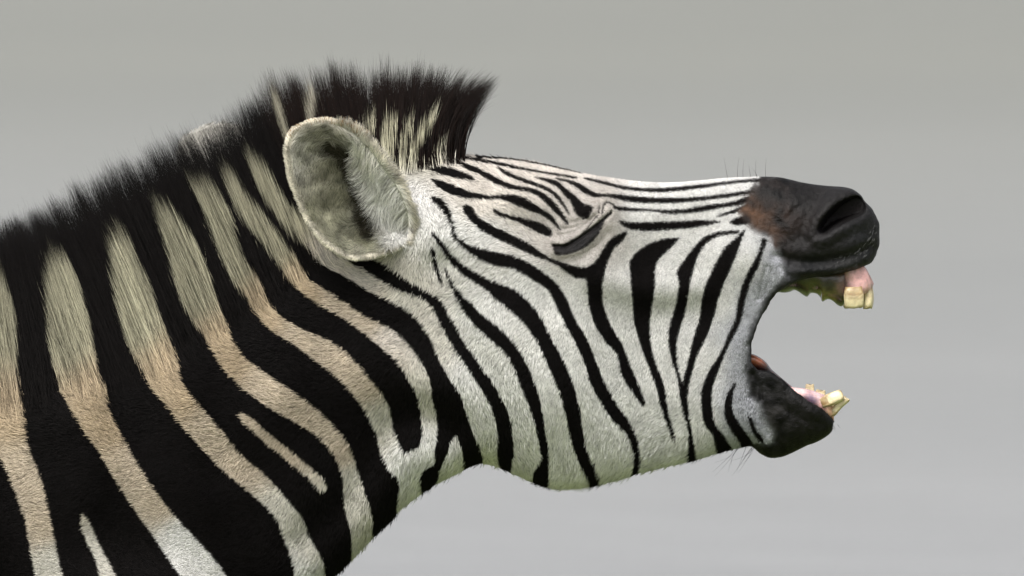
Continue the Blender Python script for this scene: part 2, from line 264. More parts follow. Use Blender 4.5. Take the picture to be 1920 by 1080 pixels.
LEN = [(100, 900, 12), (100, 1050, 11), (300, 850, 12), (300, 1020, 9), (500, 850, 11), (650, 950, 16), (450, 650, 14), (650, 620, 13), (800, 750, 14), (780, 900, 17), (900, 780, 16), (1000, 850, 16), (1000, 700, 14), (1100, 870, 19), (1250, 850, 17),
       (1000, 600, 12), (1150, 650, 11), (1300, 600, 8), (1350, 760, 11), (900, 480, 13), (930, 390, 13), (860, 330, 13), (960, 330, 12), (1050, 330, 6), (1250, 370, 4), (1100, 500, 6), (1090, 440, 3), (1200, 480, 6), (1400, 400, 3), (1550, 400, 1.5),
       (1500, 800, 2), (1420, 600, 3), (1410, 700, 4), (1390, 800, 8), (780, 400, 14), (780, 500, 16), ] + [(cx + 12, cy + 40, 26) for (cx, cy), _ in MANE_DIR] + [(cx, cy, 34) for (cx, cy), _ in MANE_DIR] + [(cx + 26, cy + 85, 15) for (cx, cy), _ in MANE_DIR]

# ------------------------------------------------------------------ materials
def vcol_mat(name, attr='tint', rough=0.6, spec=0.3, noise_scale=90, noise_amt=0.25, bump=0.15, bump_scale=400, sss=0.0):
    m, N, L, p = mat(name)
    a = N.new('ShaderNodeAttribute'); a.attribute_name = attr
    tc = N.new('ShaderNodeTexCoord')
    n = N.new('ShaderNodeTexNoise'); n.inputs['Scale'].default_value = noise_scale; n.inputs['Detail'].default_value = 6; n.inputs['Roughness'].default_value = 0.65
    L.new(tc.outputs['Object'], n.inputs['Vector'])
    r = N.new('ShaderNodeMapRange'); r.inputs[1].default_value = 0.3; r.inputs[2].default_value = 0.7; r.inputs[3].default_value = 1 - noise_amt; r.inputs[4].default_value = 1 + noise_amt
    L.new(n.outputs['Fac'], r.inputs[0])
    mul = N.new('ShaderNodeVectorMath'); mul.operation = 'SCALE'
    L.new(a.outputs['Color'], mul.inputs[0]); L.new(r.outputs[0], mul.inputs['Scale']); L.new(mul.outputs[0], p.inputs['Base Color'])
    n2 = N.new('ShaderNodeTexNoise'); n2.inputs['Scale'].default_value = bump_scale; n2.inputs['Detail'].default_value = 5
    L.new(tc.outputs['Object'], n2.inputs['Vector'])
    b = N.new('ShaderNodeBump'); b.inputs['Strength'].default_value = bump; b.inputs['Distance'].default_value = 0.002
    L.new(n2.outputs['Fac'], b.inputs['Height']); L.new(b.outputs[0], p.inputs['Normal'])
    p.inputs['Roughness'].default_value = rough; p.inputs['Specular IOR Level'].default_value = spec
    gm = N.new('ShaderNodeMath'); gm.operation = 'MULTIPLY'; gm.inputs[1].default_value = spec; L.new(a.outputs['Alpha'], gm.inputs[0]); L.new(gm.outputs[0], p.inputs['Specular IOR Level'])
    if sss: p.inputs['Subsurface Weight'].default_value = sss; p.inputs['Subsurface Scale'].default_value = 0.004
    return m
def hair_mat(name, rough=0.65, spec=0.03, use_normal=True, fac=0.6):
    m, N, L, p = mat(name)
    a = N.new('ShaderNodeAttribute'); a.attribute_name = 'hair_color'
    L.new(a.outputs['Color'], p.inputs['Base Color'])
    if use_normal:
        s = N.new('ShaderNodeAttribute'); s.attribute_name = 'surf_normal'
        v = N.new('ShaderNodeVectorTransform'); v.vector_type = 'NORMAL'; v.convert_from = 'OBJECT'; v.convert_to = 'WORLD'
        L.new(s.outputs['Vector'], v.inputs[0])
        g = N.new('ShaderNodeNewGeometry')
        mx = N.new('ShaderNodeMix'); mx.data_type = 'VECTOR'; mx.inputs['Factor'].default_value = fac
        L.new(g.outputs['Normal'], mx.inputs[4]); L.new(v.outputs[0], mx.inputs[5])
        nm = N.new('ShaderNodeVectorMath'); nm.operation = 'NORMALIZE'; L.new(mx.outputs[1], nm.inputs[0])
        L.new(nm.outputs[0], p.inputs['Normal'])
    p.inputs['Roughness'].default_value = rough; p.inputs['Specular IOR Level'].default_value = spec
    return m
M_SKIN = vcol_mat('hide', rough=0.45, spec=0.14, noise_scale=140, noise_amt=0.35, bump=0.6, bump_scale=520)
M_FUR = hair_mat('coat hair'); M_MANE = hair_mat('mane hair', rough=0.6, spec=0.04, fac=0.3)
M_WHISK = hair_mat('whisker', use_normal=False)
M_GUM = vcol_mat('wet gum', rough=0.2, spec=0.6, noise_scale=90, noise_amt=0.45, bump=0.3, bump_scale=200, sss=0.15)
M_TOOTH = vcol_mat('ivory', rough=0.3, spec=0.5, noise_scale=120, noise_amt=0.28, bump=0.3, bump_scale=180, sss=0.05)
M_EARSKIN = vcol_mat('ear skin', rough=0.7, spec=0.1, noise_scale=80, noise_amt=0.25, bump=0.3, bump_scale=300)

# ------------------------------------------------------------------ setting: grassy bank under the animal, lake behind
def setting():
    m, N, L, p = mat('grass bank')
    tc = N.new('ShaderNodeTexCoord'); n = N.new('ShaderNodeTexNoise'); n.inputs['Scale'].default_value = 3.0; n.inputs['Detail'].default_value = 10
    L.new(tc.outputs['Object'], n.inputs['Vector'])
    cr = N.new('ShaderNodeValToRGB'); cr.color_ramp.elements[0].color = (.065, .09, .02, 1); cr.color_ramp.elements[1].color = (.15, .19, .05, 1)
    cr.color_ramp.elements[0].position = .35; cr.color_ramp.elements[1].position = .7
    L.new(n.outputs['Fac'], cr.inputs[0]); L.new(cr.outputs[0], p.inputs['Base Color']); p.inputs['Roughness'].default_value = 0.9
    b = N.new('ShaderNodeBump'); b.inputs['Strength'].default_value = 0.8; L.new(n.outputs['Fac'], b.inputs['Height']); L.new(b.outputs[0], p.inputs['Normal'])
    xs = np.linspace(-200, 200, 41); ys = np.array([-200, -60, -20, -8, -3, 0, 2, 3.5, 4.5, 5.2, 6.0]); zs = [0, 0, 0, 0, 0, 0, 0, -.02, -.1, -.35, -.8]
    V = [(x, y + 0.25 * math.sin(x * 1.3), z) for y, z in zip(ys, zs) for x in xs]; n_ = len(xs)
    F = [(j * n_ + i, j * n_ + i + 1, (j + 1) * n_ + i + 1, (j + 1) * n_ + i) for j in range(len(ys) - 1) for i in range(n_ - 1)]
    g = mesh_obj('ground', V, F, m); g['kind'] = 'structure'; g['label'] = 'grassy lake bank the zebra stands on, below the picture'; 
    m, N, L, p = mat('murky lake water')
    tc = N.new('ShaderNodeTexCoord'); mp = N.new('ShaderNodeMapping'); mp.inputs['Scale'].default_value = (0.05, 0.22, 1); L.new(tc.outputs['Object'], mp.inputs[0])
    n = N.new('ShaderNodeTexNoise'); n.inputs['Scale'].default_value = 1.0; n.inputs['Detail'].default_value = 3; L.new(mp.outputs[0], n.inputs['Vector'])
    cr = N.new('ShaderNodeValToRGB'); cr.color_ramp.elements[0].color = (.218, .219, .208, 1); cr.color_ramp.elements[1].color = (.238, .238, .226, 1)
    cr.color_ramp.elements[0].position = .35; cr.color_ramp.elements[1].position = .68
    L.new(n.outputs['Fac'], cr.inputs[0])
    sx = N.new('ShaderNodeSeparateXYZ'); L.new(tc.outputs['Object'], sx.inputs[0])
    mr = N.new('ShaderNodeMapRange'); mr.inputs[1].default_value = 8; mr.inputs[2].default_value = 42; L.new(sx.outputs['Y'], mr.inputs[0])
    c2 = N.new('ShaderNodeValToRGB'); c2.color_ramp.elements[0].color = (1.16, 1.17, 1.26, 1); c2.color_ramp.elements[1].color = (.80, .80, .735, 1); L.new(mr.outputs[0], c2.inputs[0])  # sky reflection painted into base colour: cool and light near, duller far off
    mm = N.new('ShaderNodeVectorMath'); mm.operation = 'MULTIPLY'; L.new(cr.outputs[0], mm.inputs[0]); L.new(c2.outputs[0], mm.inputs[1]); L.new(mm.outputs[0], p.inputs['Base Color'])
    p.inputs['Roughness'].default_value = 0.35; p.inputs['IOR'].default_value = 1.33
    n2 = N.new('ShaderNodeTexNoise'); n2.inputs['Scale'].default_value = 2.2; n2.inputs['Detail'].default_value = 5
    mp2 = N.new('ShaderNodeMapping'); mp2.inputs['Scale'].default_value = (0.5, 1.6, 1); L.new(tc.outputs['Object'], mp2.inputs[0]); L.new(mp2.outputs[0], n2.inputs['Vector'])
    b = N.new('ShaderNodeBump'); b.inputs['Strength'].default_value = 0.5; b.inputs['Distance'].default_value = 0.15; L.new(n2.outputs['Fac'], b.inputs['Height']); L.new(b.outputs[0], p.inputs['Normal'])
    wt = mesh_obj('water', [(-1500, 4.2, -.3), (1500, 4.2, -.3), (1500, 2500, -.3), (-1500, 2500, -.3)], [(0, 1, 2, 3)], m, smooth=False)
    wt['kind'] = 'structure'; wt['label'] = 'pale grey murky lake water, out of focus behind the zebra'
setting()

# ------------------------------------------------------------------ the animal
zebra = bpy.data.objects.new('zebra', None); link(zebra)
zebra.location = (0, 0, HEADZ); zebra.rotation_euler = (-PITCH, 0, 0)
zebra['label'] = 'plains zebra in profile, eyes shut, mouth wide open showing its teeth'
zebra['category'] = 'zebra'

def pix(P):
    """side-view pixel of points in the animal's own space (left and right sides alike)"""
    s = DIST / (DIST - np.abs(P[:, 1]))
    return np.stack([960 + P[:, 0] / PX * s, 540 - P[:, 2] / PX * s], 1)

def build_body():
    st = 5.0
    gx = np.arange(-360, 1680, st); gy = np.arange(265, 1350, st); W, H = len(gx), len(gy)
    GX, GY = np.meshgrid(gx, gy); G = np.stack([GX.ravel(), GY.ravel()], 1)
    def sdist(poly):
        d, _ = seg_dist(G, poly, True); d = d.reshape(H, W)
        im = np.zeros((H, W), np.float32); fill_poly(im, (A(poly) - (gx[0], gy[0])) / st, 1.0, 0, 0)
        return np.where(im > .5, d, -d)
    d = sdist(SIL)
    mask = d > 0
    U = np.zeros((H, W)); jj, ii = np.mgrid[0:H, 0:W]; red = ((jj + ii) % 2 == 0)
    in_ = mask.copy(); in_[0] = in_[-1] = False; in_[:, 0] = in_[:, -1] = False
    U[in_] = (np.clip(d, 0, 200) ** 2)[in_] * .6
    mr, mb = in_ & red, in_ & ~red
    U = U.astype(np.float32); fr_, fb_ = (mr * 1.95).astype(np.float32)[1:-1, 1:-1].copy(), (mb * 1.95).astype(np.float32)[1:-1, 1:-1].copy()
    nb = np.empty((H - 2, W - 2), np.float32); Ui = U[1:-1, 1:-1]
    for it in range(650):
        for mm in (fr_, fb_):
            np.add(U[2:, 1:-1], U[:-2, 1:-1], out=nb); nb += U[1:-1, 2:]; nb += U[1:-1, :-2]; nb += 2 * st * st; nb *= .25
            nb -= Ui; nb *= mm; Ui += nb
    U = U.astype(float)
    U = np.maximum(U, 0)
    R = np.where(d > 9, U / np.maximum(d, 1), 0); wgt = (d > 9).astype(float)
    num = blur(R * wgt, 3.0); den = blur(wgt, 3.0)
    Rx = np.where(den > 1e-4, num / np.maximum(den, 1e-4), 60)
    ww = smooth(8, 40, d)
    Hh = ww * U + (1 - ww) * Rx * d                      # (half thickness / px)^2 of an inflated body, signed
    # scale to real thickness
    ctrl = []
    for x, y, t in THICK:
        i, j = int(round((x - gx[0]) / st)), int(round((y - gy[0]) / st))
        ctrl.append((x, y, t / PX / math.sqrt(max(Hh[j, i], 100))))
    sc = field(ctrl, G, 4.0, 60.0).reshape(H, W)
    Hs = Hh * sc * sc * PX * PX                            # m^2
    hl = np.sqrt(np.maximum(Hs, 0.0))
    dO = -sdist(OPENING) * PX; dC = sdist(CAVITY) * PX
    ny = int(0.205 / (st * PX)); yy = (np.arange(-ny, ny + 1)) * st * PX
    vol = np.empty((H, W, len(yy)), np.float32)
    ref = 2 * np.maximum(hl, 0.02)
    hc = np.maximum(hl - 0.011, 0.0)
    def smin(a, b, k):
        h = np.clip(0.5 + 0.5 * (b - a) / k, 0, 1); return b * (1 - h) + a * h - k * h * (1 - h)
    for k, y in enumerate(yy):
        f = (Hs - y * y) / ref
        f = smin(f, dO, 0.009)
        c = smin(dC, (hc * hc - y * y) / (2 * np.maximum(hc, .015)), 0.006)
        vol[:, :, k] = np.minimum(f, -c)
    # surface nets
    s = vol > 0
    Y0, X0, K0 = H - 1, W - 1, len(yy) - 1
    cnt = np.zeros((Y0, X0, K0), np.uint8)
    for a in (0, 1):
        for b in (0, 1):
            for c in (0, 1): cnt += s[a:a + Y0, b:b + X0, c:c + K0]
    act = (cnt > 0) & (cnt < 8)
    idx = -np.ones(act.shape, np.int64); cj, ci, ck = np.nonzero(act); idx[cj, ci, ck] = np.arange(len(cj))
    acc = np.zeros((len(cj), 3)); num = np.zeros(len(cj))
    corners = [(a, b, c) for a in (0, 1) for b in (0, 1) for c in (0, 1)]
    for p in range(8):
        for q in range(p + 1, 8):
            A_, B_ = corners[p], corners[q]
            if sum(abs(A_[i] - B_[i]) for i in range(3)) != 1: continue
            va = vol[cj + A_[0], ci + A_[1], ck + A_[2]]; vb = vol[cj + B_[0], ci + B_[1], ck + B_[2]]
            m = (va > 0) != (vb > 0); t = np.where(m, va / np.where(m, va - vb, 1), 0)
            for i in range(3): acc[:, i] += np.where(m, A_[i] + t * (B_[i] - A_[i]), 0)
            num += m
    loc = acc / num[:, None] + np.stack([cj, ci, ck], 1)
    V = np.stack([X(gx[0] + loc[:, 1] * st), yy[0] + loc[:, 2] * st * PX, Z(gy[0] + loc[:, 0] * st)], 1)
    F = []
    for ax in range(3):
        sl0 = [slice(1, -1)] * 3; sl1 = [slice(1, -1)] * 3
        sl0[ax] = slice(0, -1); sl1[ax] = slice(1, None)
        a = s[tuple(sl0)]; b = s[tuple(sl1)]
        e = np.argwhere(a != b)
        pos = a[tuple(e.T)]
        off = np.array([1, 1, 1]); off[ax] = 0; e = e + off
        u, v = [k for k in range(3) if k != ax]
        def cell(du, dv):
            c = e.copy(); c[:, u] -= du; c[:, v] -= dv; return idx[tuple(c.T)]
        q = np.stack([cell(1, 1), cell(0, 1), cell(0, 0), cell(1, 0)], 1)
        flip = pos if ax != 1 else ~pos
        q = np.where(flip[:, None], q[:, ::-1], q); F.append(q)
    F = np.concatenate(F); F = F[(F >= 0).all(1)]
    def edges_of(F):
        E = np.sort(np.concatenate([F[:, [0, 1]], F[:, [1, 2]], F[:, [2, 3]], F[:, [3, 0]]]), 1)
        key, inv = np.unique(E[:, 0] * (F.max() + 1) + E[:, 1], return_inverse=True)
        return np.stack([key // (F.max() + 1), key % (F.max() + 1)], 1), inv.reshape(4, -1)
    def relax(V, E, n, f):
        deg = np.bincount(E.ravel(), minlength=len(V))[:, None]
        for _ in range(n):
            a = np.stack([np.bincount(E[:, 0], V[E[:, 1], c], len(V)) + np.bincount(E[:, 1], V[E[:, 0], c], len(V)) for c in range(3)], 1)
            V = V + f * (a / np.maximum(deg, 1) - V)
        return V
    E, inv = edges_of(F); V = relax(V, E, 3, .5)
    nV, nE = len(V), len(E)
    V = np.concatenate([V, V[E].mean(1), V[F].mean(1)])          # one subdivision: edge and face points
    fc = nV + nE + np.arange(len(F)); e = nV + inv
    F = np.concatenate([np.stack([F[:, k], e[k], fc, e[k - 1]], 1) for k in range(4)])
    E, _ = edges_of(F); V = relax(V, E, 2, .45)
    me2 = bpy.data.meshes.new('body')
    me2.vertices.add(len(V)); me2.vertices.foreach_set('co', V.astype(np.float32).ravel())
    me2.loops.add(F.size); me2.loops.foreach_set('vertex_index', F.ravel().astype(np.int32))
    me2.polygons.add(len(F)); me2.polygons.foreach_set('loop_start', np.arange(0, F.size, 4, dtype=np.int32))
    me2.update(calc_edges=True)
    return me2

# relief: (polyline in px, width sigma px, height mm); one-point lines are bumps
RELIEF = [
 ([(1055, 468), (1085, 455), (1115, 432), (1132, 415)], 20, 9), ([(1085, 452), (1110, 436)], 34, 5),                 # eyeball under closed lids
 ([(1038, 462), (1060, 462), (1082, 450), (1106, 433), (1130, 413), (1146, 399)], 2.6, -5.5),                          # slit
 ([(1040, 451), (1064, 449), (1086, 438), (1108, 421), (1128, 402), (1140, 391)], 6, 1.0),
 ([(1050, 441), (1075, 436), (1098, 422), (1116, 404)], 2.6, -2.8), ([(1056, 430), (1080, 425), (1100, 410)], 2.6, -2.3), ([(1066, 418), (1086, 414), (1100, 402)], 2.6, -1.8), ([(1052, 470), (1078, 463), (1102, 446), (1120, 427)], 3, -1.6), ([(1040, 447), (1030, 440)], 2.5, -1.2),
 ([(1060, 484), (1090, 476), (1112, 462)], 2.2, -1.2),                             # upper lid fold
 ([(1100, 420), (1112, 408), (1122, 398), (1126, 385)], 2.5, -2.2), ([(1085, 430), (1103, 412)], 2.5, -1.8),
 ([(1132, 396), (1133, 383), (1141, 378), (1152, 384), (1160, 394)], 2.4, -2.4), ([(1143, 390), (1150, 393)], 6, 2),
 ([(1040, 486), (1070, 490), (1098, 480), (1122, 458), (1138, 436)], 6, -3.0),                                          # under the lower lid
 ([(1062, 495), (1100, 494), (1130, 470)], 9, 2.0),
 ([(1050, 420), (1080, 405), (1110, 390)], 16, 6), ([(1000, 410), (1030, 425)], 28, -7), ([(960, 380), (1010, 375)], 26, 4),   # brow, hollow behind the eye
 ([(1110, 520), (1180, 538), (1260, 545), (1315, 542)], 20, 6), ([(1130, 580), (1200, 588), (1290, 590)], 26, -3),       # facial crest
 ([(1000, 640)], 105, 12), ([(1060, 760)], 70, 5),                                                                       # cheek
 ([(826, 500), (850, 580), (895, 690), (925, 770), (930, 860)], 26, -11),                                                 # groove behind the jaw
 ([(560, 1015), (655, 930), (715, 815), (795, 775), (850, 800)], 26, -9), ([(600, 1060), (690, 960), (760, 870), (830, 860)], 26, 6),
 ([(480, 800), (600, 720), (740, 690), (820, 720)], 40, 7), ([(200, 900), (400, 960), (540, 1060)], 60, 5), ([(300, 800), (500, 860)], 45, -4),
 ([(770, 410)], 42, 13), ([(760, 480)], 30, 6),                                                                            # root of the ear
 ([(1300, 400), (1400, 395)], 26, -3), ([(1350, 470), (1400, 480)], 24, 4),
 ([(1521, 440), (1530, 412), (1550, 386), (1580, 364), (1612, 356), (1630, 372), (1632, 396), (1612, 416), (1580, 430), (1550, 448), (1530, 450)], 9, 7),   # nostril rim
 ([(1455, 480), (1500, 491), (1550, 490), (1600, 478), (1632, 462)], 6.5, -5.5), ([(1500, 470), (1560, 470), (1610, 455)], 12, 4), ([(1500, 350), (1540, 372), (1520, 400), (1505, 440)], 10, -4), ([(1440, 350), (1480, 380)], 22, 3), ([(1462, 500), (1490, 520), (1540, 515)], 4, -2), ([(1490, 508), (1560, 505), (1620, 490)], 9, 3),
 ([(1470, 440), (1492, 470), (1480, 500)], 6, -2), ([(1480, 405), (1510, 380), (1545, 362)], 5, -2.2), ([(1478, 395), (1500, 430)], 18, 3),
 ([(1437, 500), (1430, 530), (1422, 560)], 3.2, -2), ([(1447, 505), (1441, 530), (1428, 560)], 3, -1.4), ([(1428, 600), (1416, 640), (1412, 690)], 5, 3), ([(1404, 650), (1402, 700), (1412, 740)], 6, -3.5),
 ([(1412, 702), (1424, 725), (1428, 748)], 3, -2.5), ([(1406, 745), (1420, 775), (1440, 810)], 6, -2), ([(1470, 800), (1530, 800)], 30, 5), ([(1480, 752), (1530, 775)], 8, 2.5),
 ([(1440, 850), (1470, 790)], 5, -1.5), ([(1490, 845), (1500, 800)], 5, -1.2), ([(1460, 760), (1500, 785), (1540, 795)], 6, -1.6),
]
NOSTRIL = catmull([(1534, 432), (1540, 415), (1559, 392), (1582, 376), (1606, 368), (1621, 380), (1619, 399), (1596, 411), (1570, 424), (1546, 438)], True, 4)
def nostril_in(P):
    d, _ = seg_dist(P, NOSTRIL, True)
    im = np.zeros((200, 200), np.float32); fill_poly(im, NOSTRIL, 1.0, 1480, 320)
    return np.where(bil(im, P[:, 0] - 1480, P[:, 1] - 320) > .5, d, -d)

me = build_body(); print('t1', round(time.time() - T0, 1))
nv = len(me.vertices)
V = np.empty(nv * 3, np.float32); me.vertices.foreach_get('co', V); V = V.reshape(-1, 3).astype(float)
Nn = np.empty(nv * 3, np.float32); me.vertex_normals.foreach_get('vector', Nn); Nn = Nn.reshape(-1, 3)
P = pix(V); side = np.sign(V[:, 1])
outer = np.clip(Nn[:, 1] * side, 0, 1)                      # faces outward, not into the mouth
msk = smooth(0.05, 0.45, outer)
disp = np.zeros(nv)
for pl, sg, amp in RELIEF:
    L_ = catmull(pl, False, 3) if len(pl) > 2 else A(pl if len(pl) == 2 else [pl[0], (pl[0][0] + .1, pl[0][1])])
    lo, hi = L_.min(0) - 3.2 * sg, L_.max(0) + 3.2 * sg
    k = np.nonzero(((P > lo) & (P < hi)).all(1))[0]
    dd, _ = seg_dist(P[k], L_)
    disp[k] += amp * 1e-3 * np.exp(-0.5 * (dd / sg) ** 2)
k = np.nonzero(((P > (1490, 330)) & (P < (1660, 480))).all(1))[0]
nd = nostril_in(P[k]); disp[k] -= 0.044 * smooth(-3, 10, nd)
soft = skin_soft(P)
disp += soft * 0.0007 * wob(P[:, 0], P[:, 1], 0.12, 3) + soft * 0.0005 * wob(P[:, 0], P[:, 1], 0.3, 4)
V[:, 1] += side * disp * msk
V[k, 1] = np.where((nd > -4) & (np.abs(V[k, 1]) < .03), side[k] * np.maximum(V[k, 1] * side[k], .007), V[k, 1])
me.vertices.foreach_set('co', V.astype(np.float32).ravel()); me.update()
me.vertex_normals.foreach_get('vector', nbuf := np.empty(nv * 3, np.float32)); Nn = nbuf.reshape(-1, 3).astype(float)

def coat_color(P, n, seed):
    """colour of hair roots: pale tint field with traced black, plus skin darkness"""
    r = np.random.default_rng(seed)
    c = gfield('tint', PALE_TINT, P, 4.0, 22.0)
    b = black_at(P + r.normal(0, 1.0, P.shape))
    return c, b
c, b = coat_color(P, nv, 1)
c = c * 0.55
blackc = A((.0062, .0055, .0054))
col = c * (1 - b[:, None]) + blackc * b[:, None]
sk = skin_at(P)
skc = gfield('skc', [(1440, 360, .020, .016, .015), (1500, 370, .018, .016, .016), (1408, 405, .115, .056, .028), (1436, 428, .085, .044, .025), (1085, 450, .012, .010, .010), (1110, 432, .018, .016, .016), (1470, 420, .035, .022, .018), (1560, 360, .035, .032, .032), (1610, 440, .040, .040, .043), (1560, 460, .036, .034, .036),
             (1640, 430, .045, .044, .046), (1500, 460, .026, .023, .023), (1520, 500, .030, .031, .033), (1600, 500, .045, .046, .045), (1470, 520, .06, .06, .065), (1415, 620, .03, .03, .033), (1412, 720, .022, .021, .022), (1500, 780, .026, .024, .024),
             (1550, 790, .022, .021, .021), (1460, 840, .013, .012, .012), (1440, 800, .03, .028, .027), (1590, 400, .02, .018, .018)], P, 4, 12)
skc = skc * .34 * (1 + .9 * wob(P[:, 0], P[:, 1], .13, 61) * (P[:, 0] < 1480) * (P[:, 0] > 1300))[:, None].clip(.2, 1.9)
col = col * (1 - sk[:, None]) + skc * sk[:, None]
inner = (Nn[:, 1] * side < -0.15) & (P[:, 0] > 1330) & (P[:, 1] > 480) & (P[:, 1] < 800)
col[inner] = (.12, .035, .03)
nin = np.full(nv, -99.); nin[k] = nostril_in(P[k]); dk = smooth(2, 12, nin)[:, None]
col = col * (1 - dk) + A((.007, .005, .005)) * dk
colattr(me, col, alpha=sk)
me.materials.append(M_SKIN); me.polygons.foreach_set('use_smooth', [True] * len(me.polygons))
body = link(bpy.data.objects.new('body', me), zebra)
print('body verts', nv, 'polys', len(me.polygons), 't', round(time.time() - T0, 1))

# ------------------------------------------------------------------ hair
def make_hair(name, pts, rad, colr, nrm, material, parent):
    """pts (n,k,3), rad (k,) or (n,k), colr (n,k,3), nrm (n,3)"""
    n, k, _ = pts.shape
    hc = bpy.data.hair_curves.new(name); hc.add_curves([k] * n)
    hc.attributes['position'].data.foreach_set('vector', pts.astype(np.float32).ravel())
    ra = hc.attributes.get('radius') or hc.attributes.new('radius', 'FLOAT', 'POINT')
    ra.data.foreach_set('value', np.broadcast_to(rad, (n, k)).astype(np.float32).ravel())
    ca = hc.attributes.new('hair_color', 'FLOAT_COLOR', 'POINT')
    cc = np.ones((n, k, 4), np.float32); cc[:, :, :3] = colr; ca.data.foreach_set('color', cc.ravel())
    if nrm is not None:
        na = hc.attributes.new('surf_normal', 'FLOAT_VECTOR', 'POINT')
        na.data.foreach_set('vector', np.repeat(nrm[:, None, :], k, 1).astype(np.float32).ravel())
    hc.materials.append(material)
    o = link(bpy.data.objects.new(name, hc), parent); o['kind'] = 'stuff'
    return o
def tri_data(me):
    me.calc_loop_triangles(); t = np.empty(len(me.loop_triangles) * 3, np.int32); me.loop_triangles.foreach_get('vertices', t)
    return t.reshape(-1, 3)
def sample(V, N, tri, wt, n, r):
    a, b_, c_ = V[tri[:, 0]], V[tri[:, 1]], V[tri[:, 2]]
    ar = np.linalg.norm(np.cross(b_ - a, c_ - a), axis=1) * wt; cum = np.cumsum(ar); i = np.searchsorted(cum, r.uniform(0, cum[-1], n))
    u, v = r.uniform(0, 1, n), r.uniform(0, 1, n); f = u + v > 1; u[f], v[f] = 1 - u[f], 1 - v[f]
    u, v = u[:, None], v[:, None]; t = tri[i]
    p = V[t[:, 0]] * (1 - u - v) + V[t[:, 1]] * u + V[t[:, 2]] * v
    q = N[t[:, 0]] * (1 - u - v) + N[t[:, 1]] * u + N[t[:, 2]] * v
    return p, q / np.maximum(np.linalg.norm(q, axis=1, keepdims=True), 1e-6)
tri = tri_data(me); ctr = V[tri].mean(1); cP = pix(ctr)
NC = 520000
wt = np.where(ctr[:, 1] < 0.02, 1.0, 0.22)
wt *= np.where((cP[:, 0] < -70) | (cP[:, 1] > 1140), 0.12, 1.0)
wt *= np.where(inner[tri].any(1), 0.0, 1.0)
wt *= 1 + 1.2 * ((cP[:, 0] > 1000))
ck = skin_at(cP); wt *= 1 - 0.55 * ck
crestL = catmull(CREST, False, 3)
p, n = sample(V, Nn, tri, wt, NC, rng)
q = pix(p); sd_ = np.sign(p[:, 1])
inside = skin_at(q); keep = np.ones(NC, bool)
kk = np.nonzero(((q > (1490, 330)) & (q < (1660, 480))).all(1))[0]; keep[kk[nostril_in(q[kk]) > -3]] = False
eyeL = A([(1037, 461), (1060, 461), (1082, 450), (1106, 433), (1130, 413), (1146, 399)]); de, _ = seg_dist(q, eyeL); keep &= de > 3
eim = np.zeros((300, 270), np.float32); fill_poly(eim, EAR, 1.0, 520, 210); eim = blur(eim, 4.0)
keep &= ~(bil(eim, q[:, 0] - 520, q[:, 1] - 210) > .8) | (q[:, 0] < 520) | (q[:, 0] > 790) | (q[:, 1] < 210) | (q[:, 1] > 510)
p, n, q, inside = p[keep], n[keep], q[keep], inside[keep]; NC = len(p)
fl = gfield('flow', FLOW, q, 3.0, 40.0); ln = gfield('len', LEN, q, 4.0, 20.0)[:, 0] * 1e-3
ang = 0.30 * wob(q[:, 0], q[:, 1], 0.05, 11) + 0.20 * wob(q[:, 0], q[:, 1], 0.16, 12) + rng.normal(0, 0.22, NC)
fx, fz = fl[:, 0], -fl[:, 1]; ca, sa = np.cos(ang), np.sin(ang)
t = np.stack([fx * ca - fz * sa, np.zeros(NC), fx * sa + fz * ca], 1)
t -= n * (t * n).sum(1, keepdims=True); t /= np.maximum(np.linalg.norm(t, axis=1, keepdims=True), 1e-5)
ln = ln * rng.uniform(0.6, 1.15, NC) * np.where(inside > .5, 0.45, 1.0) * np.where(ln < .02, .56, .9) * np.where(q[:, 0] > 870, .84, 1)
lift = np.clip(rng.normal(0.36, 0.14, NC), 0.10, 0.9)[:, None]
fly = rng.uniform(0, 1, NC) < .045; lift[fly, 0] = rng.uniform(.6, 1.15, fly.sum()); ln[fly] *= rng.uniform(1.0, 1.5, fly.sum())
K = 4; pts = np.empty((NC, K, 3)); pts[:, 0] = p - n * 0.0006; cur = p.copy()
for j in range(1, K):
    lf = lift * (1 - 0.28 * (j - 1)) ; dr = t * np.cos(lf) + n * np.sin(lf)
    cur = cur + dr * (ln / (K - 1))[:, None]
    pts[:, j] = cur
qm = pix(pts[:, 2]) * .6 + q * .4
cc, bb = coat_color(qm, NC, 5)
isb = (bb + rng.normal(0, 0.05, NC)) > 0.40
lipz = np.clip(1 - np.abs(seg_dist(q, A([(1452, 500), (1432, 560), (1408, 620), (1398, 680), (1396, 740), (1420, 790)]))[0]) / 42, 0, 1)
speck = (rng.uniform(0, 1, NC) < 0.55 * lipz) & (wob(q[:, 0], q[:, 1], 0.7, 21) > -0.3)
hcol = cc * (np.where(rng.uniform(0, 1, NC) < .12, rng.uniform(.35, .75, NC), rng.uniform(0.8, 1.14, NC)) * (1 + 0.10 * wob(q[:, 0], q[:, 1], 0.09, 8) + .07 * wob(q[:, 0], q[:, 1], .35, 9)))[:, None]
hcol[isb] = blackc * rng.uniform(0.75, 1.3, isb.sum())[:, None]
hcol[speck & ~isb] *= 0.25
skh = gfield('skh', [(1440, 360, .022, .017, .016), (1408, 405, .17, .082, .04), (1436, 428, .12, .064, .035), (1085, 450, .02, .018, .018), (1470, 425, .05, .032, .026), (1520, 380, .024, .021, .021), (1600, 440, .05, .05, .053), (1520, 500, .045, .046, .05), (1460, 520, .12, .12, .13), (1412, 720, .03, .03, .03), (1500, 790, .03, .028, .027), (1430, 800, .10, .095, .09), (1460, 840, .016, .015, .014)], q, 4, 12)
